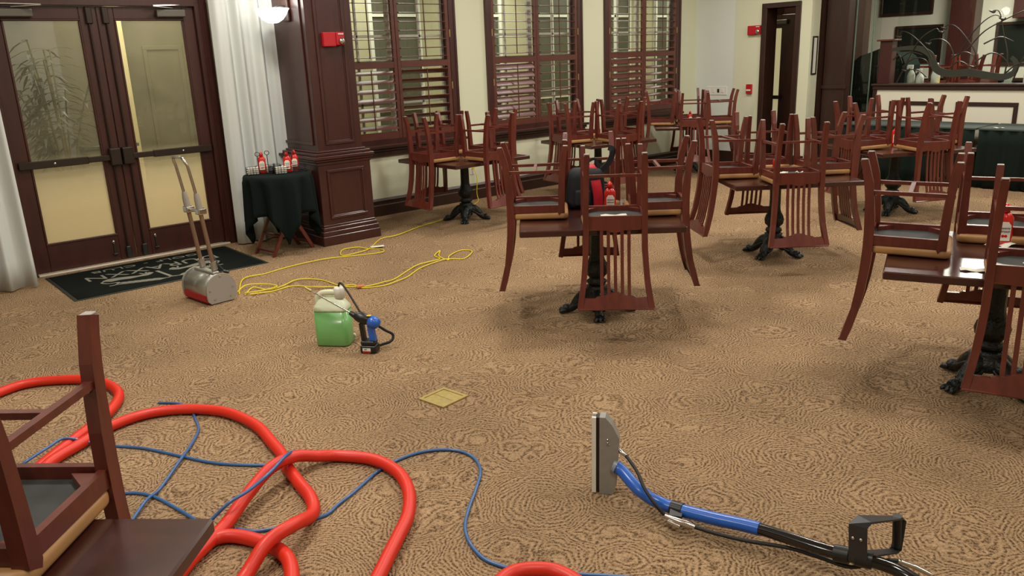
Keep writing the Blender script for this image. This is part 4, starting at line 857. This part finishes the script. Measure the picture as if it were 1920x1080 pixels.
# ------------------------------------------------------------------ green jug and sprayer gun
r = empty('chemical_jug', (2.44, 4.76, 0), (0, 0, R(-50)), 'translucent white jug filled with green liquid on the carpet', 'jug')
def jug_mesh(inset, z0, z1, top):
    bm = bmesh.new(); bmesh.ops.create_cube(bm, size=1)
    for v in bm.verts: v.co = Vector((v.co.x*(.235-inset), v.co.y*(.145-inset), z0+(v.co.z+.5)*(z1-z0)))
    bmesh.ops.bevel(bm, geom=[e for e in bm.edges if abs(e.verts[0].co.z-e.verts[1].co.z) > .01], offset=.035, segments=4, affect='EDGES', profile=.5)
    bmesh.ops.bevel(bm, geom=[e for e in bm.edges if max(e.verts[0].co.z, e.verts[1].co.z) < z0+.001], offset=.012, segments=2, affect='EDGES', profile=.5)
    if top:
        tf = max(bm.faces, key=lambda f: f.calc_center_median().z)
        for (dz, s, dx) in ((.02, .96, 0), (.035, .78, .01), (.02, .6, .02)):
            q = bmesh.ops.extrude_face_region(bm, geom=[tf]); nv = [e for e in q['geom'] if isinstance(e, bmesh.types.BMVert)]; nf = [e for e in q['geom'] if isinstance(e, bmesh.types.BMFace)]
            bmesh.ops.delete(bm, geom=[tf], context='FACES_ONLY'); tf = nf[0]; c0 = tf.calc_center_median()
            for v in nv: v.co = Vector((c0.x+(v.co.x-c0.x)*s+dx*0, c0.y+(v.co.y-c0.y)*(s*.85), v.co.z+dz))
    bmesh.ops.recalc_face_normals(bm, faces=bm.faces); me = bpy.data.meshes.new('jug'); bm.to_mesh(me); bm.free()
    for q in me.polygons: q.use_smooth = abs(q.normal.z) < .8
    return me
LIQ = mat('green_liquid', rgb(112, 172, 100), .3, coat=.4, var=.04, vscale=6)
LIQ.node_tree.nodes['Principled BSDF'].inputs['Subsurface Weight'].default_value = .4
LIQ.node_tree.nodes['Principled BSDF'].inputs['Subsurface Radius'].default_value = (.05, .1, .05)
HD = mat('milky_plastic', rgb(206, 214, 186), .4); HD.node_tree.nodes['Principled BSDF'].inputs['Subsurface Weight'].default_value = .3
me = jug_mesh(0, .002, .245, False); me.materials.append(LIQ); put('liquid_body', me, r)
me = jug_mesh(.0005, .244, .262, True); me.materials.append(HD); put('jug_shoulder', me, r)
MB().tube(cr([(-.098, 0, .27), (-.1, 0, .325), (-.065, 0, .36), (.0, 0, .368), (.04, 0, .362), (.055, 0, .33)], 4), .02, 10).build('handle', HD, r)
MB().lathe([(.034, .33), (.034, .35), (.036, .352), (.036, .395), (.03, .405), (.012, .408)], 20, (.06, 0, 0)).build('screw_cap', WHITEP, r)
MB().lathe([(.016, 0), (.016, .02), (.01, .024)], 12, T=Matrix.Translation((.1, .072, .03)) @ Matrix.Rotation(-PI/2, 4, 'X')).build('drain_plug', WHITEP, r)
r = empty('battery_sprayer', (2.52, 4.44, 0), (0, 0, R(-52)), 'black and blue battery sprayer gun standing beside the green jug', 'sprayer')
# local -x points left in the photograph (nozzle), +x right
MB().box(-.055, .055, -.045, .045, .0, .055, .012).box(-.05, .045, -.04, .04, .055, .085, .01).build('battery_pack', BLACKP, r)
lb = MB().box(-.035, .02, -.047, -.045, .012, .04).build('battery_label', PAPER, r); MB().box(-.035, .02, -.048, -.0465, .004, .02).build('red_band', mat('dark_red', rgb(140, 30, 30), .5), lb)
text('20V', .012, BLACKP, lb, (-.014, -.0475, .031), (PI/2, 0, 0))
MB().bar(cr([(.03, 0, .08), (.02, 0, .15), (.02, 0, .2)], 4), .035, .04, (1, 0, 0)).build('grip', BLUEP, r)
MB().bar(cr([(-.035, 0, .08), (-.04, 0, .14), (-.045, 0, .2)], 4), .03, .028, (1, 0, 0)).build('front_strut', BLACKP, r)
MB().tube([(-.085, 0, .25), (-.06, 0, .245), (-.01, 0, .225), (.01, 0, .22)], [.025, .036, .036, .03], 14).build('pump_housing', BLACKP, r)
MB().tube([(.005, 0, .222), (.02, 0, .215), (.045, 0, .205), (.07, 0, .19), (.078, 0, .184)], [.03, .04, .042, .032, .01], 16).build('motor_cover', BLUEP, r)
MB().box(.0, .03, -.02, .0, .252, .26, .003).build('yellow_mark', YELB, r)
MB().tube([(-.085, 0, .25), (-.12, 0, .27)], [.02, .014], 10).build('nozzle_nut', BLACKP, r)
MB().tube([(-.12, 0, .27), (-.3, .0, .37), (-.375, 0, .415)], .005, 8).build('lance', CHROME, r)
MB().tube([(-.375, 0, .415), (-.42, 0, .44)], [.011, .007], 8).build('nozzle_tip', BRASS, r)
MB().tube(cr([(-.04, .01, .25), (-.1, .05, .32), (-.18, .1, .41), (-.225, .13, .435), (-.242, .136, .41)], 5), .007, 8).build('suction_hose', BLACKR, r)
MB().tube(cr([(.05, .01, .19), (.1, .04, .14), (.14, .07, .1), (.13, .05, .06), (.06, .02, .04)], 5), .009, 8).build('coiled_cable', BLACKR, r)

# ------------------------------------------------------------------ brass floor box
r = empty('floor_box', (2.41, 3.47, 0), (0, 0, R(8)), 'square brass electrical floor box cover in the carpet', 'floor box')
m = MB(); h = .1
MB().prism([(-h, -h), (h, -h), (h, h), (-h, h)], .0005, .004, 'z').build('base_plate', BRASS, r)
m = MB()
for k in range(4):
    q = Matrix.Rotation(k*PI/2, 4, 'Z'); m.prism([(-h, -h), (h, -h), (h-.02, -h+.02), (-h+.02, -h+.02)], .003, .009, 'z', T=q)
m.build('bevel_frame', BRASS, r); MB().box(-.078, -.003, -.078, .078, .004, .006, .001).build('lid', BRASS, r); MB().box(.001, .078, -.078, .078, .004, .006, .001).build('lid', BRASS, r)

# ------------------------------------------------------------------ red vacuum hose (corrugated) and blue solution hose
def ribbed(pts, rad=.029, pitch=.0095, n=12, seg=14):
    P = cr(pts, n); out = [P[0]]; acc = 0; st = pitch/2
    for a, b in zip(P, P[1:]):
        L = (b-a).length; t = st-acc
        while t <= L: out.append(a+(b-a)*(t/L)); t += st
        acc = L-(t-st)
    return out, [rad*(1.0 if i % 2 == 0 else .93) for i in range(len(out))]
hz = .031; OV = .088
hose_pts = [(.02, 4.95, hz), (.2, 5.2, hz), (.544, 5.42, hz), (.72, 5.45, hz), (.901, 5.33, hz), (1.017, 5.18, hz), (1.065, 4.975, hz), (1.04, 4.79, hz), (.92, 4.59, hz), (.72, 4.39, hz), (.55, 4.22, hz), (.40, 4.05, hz), (.2, 3.8, hz),
            (.0, 3.6, hz), (-.12, 3.55, hz), (-.1, 3.7, hz), (.18, 3.84, hz), (.445, 4.06, hz), (.57, 4.2, hz), (.72, 4.30, hz), (.87, 4.4, hz), (1.045, 4.438, hz), (1.201, 4.387, hz), (1.333, 4.262, hz), (1.421, 4.103, hz), (1.461, 3.846, hz), (1.435, 3.597, hz), (1.41, 3.42, hz), (1.375, 3.3, hz), (1.347, 3.13, hz), (1.322, 2.963, hz), (1.264, 2.842, hz),
            (1.13, 2.735, OV), (1.0, 2.69, OV), (.87, 2.62, hz), (.72, 2.5, hz), (.6, 2.45, hz), (.5, 2.55, hz), (.52, 2.66, hz), (.62, 2.74, hz),
            (.77, 2.88, hz), (.95, 3.0, hz+.01), (1.1, 3.12, OV-.02), (1.26, 3.22, OV+.012), (1.40, 3.27, OV), (1.52, 3.27, hz+.015), (1.615, 3.218, hz), (1.706, 3.074, hz), (1.723, 2.892, hz), (1.666, 2.716, hz), (1.556, 2.555, hz), (1.427, 2.439, hz), (1.294, 2.326, hz), (1.16, 2.2, hz), (1.1, 2.05, hz), (1.2, 1.92, hz), (1.35, 1.86, hz), (1.518, 1.936, hz), (1.609, 1.954, hz), (1.681, 1.916, hz), (1.735, 1.84, hz), (1.74, 1.7, hz), (1.7, 1.5, hz)]
p, rr = ribbed(hose_pts)
MB().tube(p, rr, 14).build('vacuum_hose', REDH, None, 'long red corrugated vacuum hose looped across the carpet', 'hose')
p, rr = ribbed([(.5, 2.62, OV+.01), (.7, 2.82, OV), (.80, 2.92, hz+.005), (.859, 2.955, hz), (.93, 2.945, hz), (.985, 2.88, hz), (1.035, 2.76, hz-.001), (1.05, 2.66, hz), (1.03, 2.56, hz), (.96, 2.42, hz), (.85, 2.3, hz)])
MB().tube(p, rr, 14).build('vacuum_hose', REDH, None, 'short red hose loop passing under the long hose near the table corner', 'hose')
bz = .0075
b1 = [(1.4, 3.38, bz), (1.358, 3.408, bz), (1.255, 3.51, bz), (1.151, 3.644, bz), (1.061, 3.827, bz), (.953, 4.055, bz), (.841, 4.208, bz), (.75, 4.30, .03), (.66, 4.34, .068), (.57, 4.28, .07), (.46, 4.2, .066), (.396, 4.2, .03), (.3, 4.1, bz), (.2, 3.95, bz)]
b2 = [(1.2, 4.6, bz), (1.28, 4.5, bz), (1.3, 4.36, bz), (1.276, 4.234, bz), (1.235, 4.07, bz), (1.138, 3.91, bz+.004), (1.03, 3.76, bz+.012), (.877, 3.578, bz), (.79, 3.49, bz+.012), (.672, 3.353, bz), (.5, 3.15, bz)]
b3 = [(.5, 3.85, bz), (.709, 3.679, bz), (.791, 3.604, bz), (.84, 3.494, bz), (.879, 3.306, bz), (.909, 3.138, bz), (.95, 3.0, bz), (1.0, 2.9, bz)]
b4 = [(.8, 3.0, bz), (.86, 3.06, .03), (.93, 3.05, .07), (1.0, 3.04, .115), (1.1, 3.07, .12), (1.22, 3.13, .13), (1.36, 3.24, .128), (1.46, 3.36, .06), (1.5, 3.44, bz)]
b5 = [(1.0, 3.0, bz), (1.051, 2.927, bz), (1.121, 2.89, bz), (1.198, 2.858, bz), (1.319, 2.832, bz), (1.4, 2.87, bz), (1.491, 2.906, bz), (1.6, 2.96, bz), (1.687, 2.999, bz), (1.823, 3.025, bz), (1.963, 3.0, bz), (2.062, 2.915, bz), (2.087, 2.798, bz), (2.034, 2.668, bz), (1.915, 2.55, bz), (1.797, 2.45, bz), (1.697, 2.35, bz), (1.639, 2.248, bz), (1.611, 2.129, bz), (1.63, 2.04, bz), (1.671, 1.965, bz), (1.74, 1.88, bz), (1.809, 1.795, bz), (1.898, 1.692, bz), (2.0, 1.55, bz)]
sh = empty('solution_hose', (0, 0, 0), (0, 0, 0), 'thin blue solution hose winding under and over the red hose', 'hose')
for q in (b1, b2, b3, b4, b5): MB().tube(cr(q, 6), .0075, 8).build('hose_run', BLUEH, sh)

# ------------------------------------------------------------------ carpet wand
r = empty('carpet_wand', (0, 0, 0), (0, 0, 0), 'blue and black carpet cleaning wand with steel head lying on carpet', 'carpet wand')
# head frame: long axis up (leaning), lips toward -u
H0 = Vector((2.325, 2.135, .0)); ux = Vector((.045, .03, 1)).normalized(); away = Vector((-.62, .78, 0)); away = (away-ux*away.dot(ux)).normalized(); side = ux.cross(away)
def HP(a, b, c): return H0+ux*a+away*b+side*c
m = MB(); prof = [(.0, -.02), (.05, -.04), (.26, -.05), (.32, -.02), (.355, .01), (.355, .035), (.0, .035)]
vs = [HP(a, b, -.032)[:] for a, b in prof]+[HP(a, b, .032)[:] for a, b in prof]; n = len(prof)
m.add(vs, [tuple(range(n)), tuple(range(n, 2*n))[::-1]]+[(i, n+i, n+(i+1) % n, (i+1) % n) for i in range(n)])
m.build('steel_head', mat('brushed_stainless', rgb(150, 150, 145), .4, metal=.3, var=.06, vscale=30), r)
def slab(mb, a0, a1, b0, b1, c0, c1):
    vs = [HP(a, b, c)[:] for a in (a0, a1) for b in (b0, b1) for c in (c0, c1)]
    mb.add(vs, [(0, 1, 3, 2), (4, 6, 7, 5), (0, 4, 5, 1), (2, 3, 7, 6), (0, 2, 6, 4), (1, 5, 7, 3)]); return mb
slab(MB(), .01, .35, .035, .052, -.022, .022).build('vacuum_slot', BLACKP, r)
lp = slab(slab(MB(), .004, .352, .05, .068, -.034, -.02), .004, .352, .05, .068, .014, .03).build('glide_lip', WHITEP, r)
st = MB()
for k in range(20): slab(st, .012+.0172*k, .018+.0172*k, .066, .0695, -.031, .028)
st.build('lip_slot', GREYM, lp)
for a in (.24, .255): MB().lathe([(.006, 0), (.004, .005)], 8, T=Matrix.Translation(HP(a, -.0, .032))).build('screw', CHROME, r)
A = Vector((2.335, 2.10, .135))
tp = cr([(2.325, 2.12, .138), (2.34, 2.069, .12), (2.314, 1.943, .085), (2.342, 1.839, .052), (2.385, 1.646, .06), (2.428, 1.446, .08), (2.452, 1.19, .10), (2.484, 1.069, .11), (2.517, .971, .10), (2.503, .86, .09), (2.45, .72, .09)], 6)
MB().tube([HP(.13, -.03, .0), tp[1]], .027, 18).build('neck_ring', BLACKP, r)
MB().tube(tp[2:5], .031, 18).build('neck_collar', mat('grey_clear_sleeve', rgb(140, 150, 160), .3), r)
MB().tube(tp[3:31], .0265, 18).build('blue_tube', BLUEP, r)
MB().tube(tp[30:], .0235, 18).build('black_tube', mat('gloss_black', rgb(14, 14, 15), .15, coat=.5), r)
def band(i, rad, w, name, m=BLACKP):
    c = tp[i]; d = (tp[i+1]-tp[i-1]).normalized(); return MB().tube([c-d*w/2, c+d*w/2], rad, 18).build(name, m, r)
band(20, .031, .05, 'hose_clip'); MB().bar([tp[20], tp[20]+Vector((-.05, -.03, -.01))], .05, .03, (0, 0, 1)).build('hose_clip', BLACKP, r)
band(38, .031, .05, 'hose_clip')
band(42, .031, .055, 'handle_clamp')
q = tp[42]; up = Vector((-.03, .06, 1)).normalized(); al = (tp[43]-tp[41]).normalized()
b0 = q+al*(-.03)
ox = Vector((.95, -.3, -.3)); sd = q-ox*.03
hb = [sd-up*.01, sd+up*.13, sd+up*.155+ox*.03, sd+up*.165+ox*.2, sd+up*.155+ox*.21, sd+up*.04+ox*.19, sd+up*.03+ox*.175, sd+up*.02+ox*.05]
MB().sweep(hb, [(.03, .004), (-.03, .004), (-.03, -.004), (.03, -.004)], tuple(al), [1, 1, 1, .62, .6, .6, .6, .8], False, True, False).build('handle_bracket', mat('dark_grey_handle', rgb(46, 46, 50), .4), r)
MB().tube([sd+up*.05+ox*.192, sd+up*.172+ox*.192], .0165, 14).build('handle_boss', BLACKP, r)
for k in (-.013, .013): MB().lathe([(.007, 0), (.006, .005), (.002, .007)], 8, T=Matrix.Translation(sd+up*.08+al*k-ox*.004) @ Matrix.Rotation(-PI/2, 4, 'Y')).build('bolt', CHROME, r)
ha = [(2.362, 2.12, .2), (2.336, 2.036, .2), (2.309, 1.954, .17), (2.27, 1.884, .14), (2.258, 1.818, .1), (2.273, 1.783, .06)]
MB().tube(cr(ha[1:], 5), .0075, 10).build('spray_hose', BLACKR, r)
MB().tube([HP(.235, .0, .032), (2.362, 2.11, .2), (2.336, 2.036, .2)], [.007, .011, .009], 8).build('hose_fitting', CHROME, r)
MB().tube([(2.27, 1.775, .06), (2.279, 1.72, .058), (2.29, 1.68, .055), (2.298, 1.65, .052)], [.008, .013, .014, .009], 8).build('hose_fitting', CHROME, r)
MB().tube([(2.26, 1.755, .05), (2.275, 1.705, .04)], [.008, .01], 8).build('hose_fitting', CHROME, r)
MB().tube(cr([(2.298, 1.655, .052), (2.334, 1.584, .04), (2.372, 1.466, .045), (2.43, 1.326, .055), (2.45, 1.218, .06), (2.47, 1.105, .065), (2.54, 1.04, .09), (2.578, .98, .1)], 5), .0075, 10).build('spray_hose', BLACKR, r)
MB().tube([(2.57, .99, .1), (2.59, .965, .09), (2.607, .945, .08), (2.63, .898, .06)], [.009, .008, .011, .008], 8).build('hose_fitting', CHROME, r)
r = empty('hose_coupling', (2.70, .83, .035), (0, .6, R(30)), 'chrome hose coupling on the carpet at the lower right edge', 'coupling')
MB().lathe([(.016, -.02), (.032, -.018), (.036, 0), (.036, .006), (.032, .01), (.026, .006), (.022, .006)], 20).build('ring', CHROME, r)
MB().lathe([(.02, -.03), (.024, -.02), (.024, .0)], 16).build('collar', STEEL, r)
